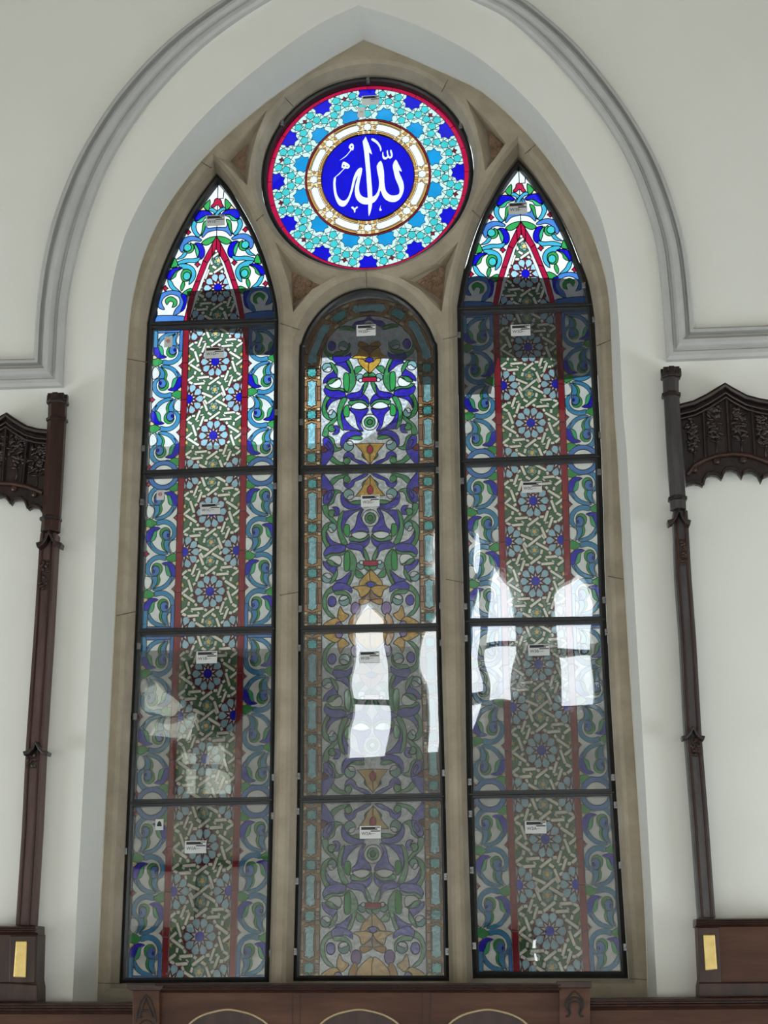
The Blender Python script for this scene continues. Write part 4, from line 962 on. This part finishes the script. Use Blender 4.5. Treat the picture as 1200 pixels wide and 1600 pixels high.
# altar screen in front of the window
AY = -.72
t4 = thing('altar_screen', U(565, 1640, AY), 'brown oak altar screen with gilt arches and carved end posts in front of the window', 'altar screen')
mb = MB(); wquad(mb, [(244,1546),(878,1546),(878,1680),(244,1680)], AY, AY+.10); mb.build('board', M_oakw, t4, .002)
mb = MB(); moulding(mb, 246, 876, 1536, 1551, AY, ST); mb.build('cap_moulding', M_oak, t4)
for xl, xr, y in ((207,249,1547), (874,922,1543)):
    mb = MB(); wquad(mb, [(xl,y),(xr,y),(xr,1680),(xl,1680)], AY-.03, AY+.08); ps = mb.build('end_post', M_oakw, t4, .003)
    mb = MB(); wquad(mb, [(xl-(10 if xl < 500 else 4),y-10),(xr+(6 if xl < 500 else 3),y-10),(xr+(6 if xl < 500 else 3),y-4),(xr+2,y+1),(xl-2,y+1),(xl-(10 if xl < 500 else 4),y-4)], AY-.05, AY+.08); mb.build('post_cap', M_oak, ps, .003)
    mb = MB(); Yt = AY-.032; c = (xl+xr)/2
    T = lambda pts, r=.0035: mb.tube([U(x, yy, Yt) for x, yy in pts], r, 6)
    if xl < 500:
        T([(c-16,1598),(c-13,1580),(c-8,1564),(c,1554),(c+8,1564),(c+13,1580),(c+16,1598)], .003)
        T([(c-11,1589),(c-8,1589)]); T([(c-10,1589),(c,1560),(c+10,1589)], .0045); T([(c-6,1579),(c+6,1579)]); T([(c+8,1589),(c+13,1589)]); T([(c-14,1589),(c-6,1589)]); T([(c-14,1604),(c-6,1596),(c,1594),(c+6,1596),(c+14,1604)], .003)
        mb.build('carved_letter', M_groove, ps)
    else:
        T([(c-14,1574),(c-13,1562),(c-6,1554),(c,1548),(c+6,1554),(c+13,1562),(c+14,1574)], .003)
        T([(c-14,1588),(c-9,1588),(c-8,1584),(c-13,1574),(c-12,1565),(c-6,1560),(c,1558.5),(c+6,1560),(c+12,1565),(c+13,1574),(c+8,1584),(c+9,1588),(c+14,1588)], .004)
        T([(c-6,1584),(c-9,1574),(c-7,1567),(c,1564),(c+7,1567),(c+9,1574),(c+6,1584)], .003)
        mb.build('carved_letter', M_groove, ps)
for c in (356, 561, 762):
    ap_ = 1577.5
    pts = [(c-72,1660),(c-66,1615),(c-59,1599),(c-40,1586.5),(c-18,1580),(c,ap_),(c+18,1580),(c+40,1586.5),(c+60,1599),(c+67,1615),(c+73,1660)]
    mb = MB(); mb.prism([U2(p, AY) for p in pts], AY-.001, AY+.02); mb.build('arched_field', M_oak, t4)
    mb = MB(); mb.tube([U(x, y, AY-.002) for x, y in crom(pts, 3, False)], .0042, 6); mb.build('gilt_arch', M_inlay, t4)
for c in (457, 469, 660, 672):
    mb = MB(); mb.tube([U(c, 1553, AY-.001), U(c-.5, 1640, AY-.001)], .0012, 5); mb.build('board_seam', M_groove, t4)

# ------------------------------------------------------------------ what stands outside the window
YO = 3.0
def outside(name, pts, Y, depth, mat, label, cat):
    mb = MB(); mb.prism([U2(p, Y) for p in pts], Y, Y+depth); return tag(mb.build(name, mat), label, cat)
outside('neighbouring_building', [(-250,708),(430,694),(560,692),(625,650),(660,590),(712,552),(960,548),(1600,540),(1600,1800),(-300,1800)], 4.2, .4, M_render, 'pale rendered building close behind the stained glass', 'building')
outside('roof_eave', [(292,455),(430,448),(700,434),(760,432),(990,438),(1500,436),(1500,575),(990,575),(868,592),(862,556),(777,556),(767,612),(712,615),(700,598),(655,598),(650,562),(560,553),(500,556),(497,574),(430,574),(426,552),(384,552),(380,518),(292,514)], 3.4, .04, M_dark, 'dark eave crossing behind the heads of the lights', 'roof')
outside('boundary_wall', [(-300,1025),(1600,995),(1600,1900),(-300,1900)], 3.2, .25, M_brick, 'dark brick wall behind the foot of the stained glass', 'wall')

# ------------------------------------------------------------------ light
W = bpy.data.worlds.new('sky'); SC.world = W; W.use_nodes = True; nt = W.node_tree; nt.nodes.clear()
wo = nt.nodes.new('ShaderNodeOutputWorld'); bg = nt.nodes.new('ShaderNodeBackground'); tc = nt.nodes.new('ShaderNodeTexCoord'); sx = nt.nodes.new('ShaderNodeSeparateXYZ')
mr = nt.nodes.new('ShaderNodeMapRange'); mr.inputs[1].default_value = -.6; mr.inputs[2].default_value = .4; mr.inputs[3].default_value = 6.5; mr.inputs[4].default_value = 1.75
nt.links.new(tc.outputs['Generated'], sx.inputs[0]); nt.links.new(sx.outputs['Y'], mr.inputs[0]); nt.links.new(mr.outputs[0], bg.inputs['Strength'])
cr = ramp(nt, sx.outputs['Z'], [(.0, (.93, .97, 1.0)), (.6, (.80, .92, 1.0))]); nt.links.new(cr.outputs[0], bg.inputs['Color'])
nt.links.new(bg.outputs[0], wo.inputs[0])
def area_light(name, loc, rot, sx_, sy_, power, col=(1, 1, 1)):
    l = bpy.data.lights.new(name, 'AREA'); l.shape = 'RECTANGLE'; l.size = sx_; l.size_y = sy_; l.energy = power; l.color = col
    o = bpy.data.objects.new(name, l); COL.objects.link(o); o.location = loc; o.rotation_euler = rot; return o
area_light('side_fill_light', (-XW+.1, -11.4, .8), (0, -pi/2, 0), 4.4, 5, 112, (1, .92, .74))  # added fill pair far back, no openings in the side walls
area_light('side_fill_light', (XW-.1, -11.4, .8), (0, pi/2, 0), 4.4, 5, 112, (1, .92, .75))
area_light('low_far_fill_light', (0, YB+.1, -.85), (pi/2, 0, 0), 12.5, 1.5, 300, (.92, .98, .99))  # added unseen fill, lights the front wall from low behind the camera
area_light('side_fill_light', (-XW+.1, -3.6, -.95), (0, -pi/2, 0), 1.4, 4, 205, (.90, .97, 1))  # added fill pair close by, lifts the lower wall and the reveals
area_light('side_fill_light', (XW-.1, -3.6, -.95), (0, pi/2, 0), 1.4, 4, 205, (.89, .97, 1))

vs = SC.view_settings; SC.display_settings.display_device = 'sRGB'
vs.view_transform = 'Standard'; vs.look = 'None'; vs.exposure = 0; vs.gamma = 1; vs.use_curve_mapping = False
cy = SC.cycles; cy.use_denoising = True; cy.max_bounces = 10; cy.transparent_max_bounces = 24; cy.diffuse_bounces = 4; cy.glossy_bounces = 3
cy.sample_clamp_indirect = 6; cy.caustics_reflective = False; cy.caustics_refractive = False
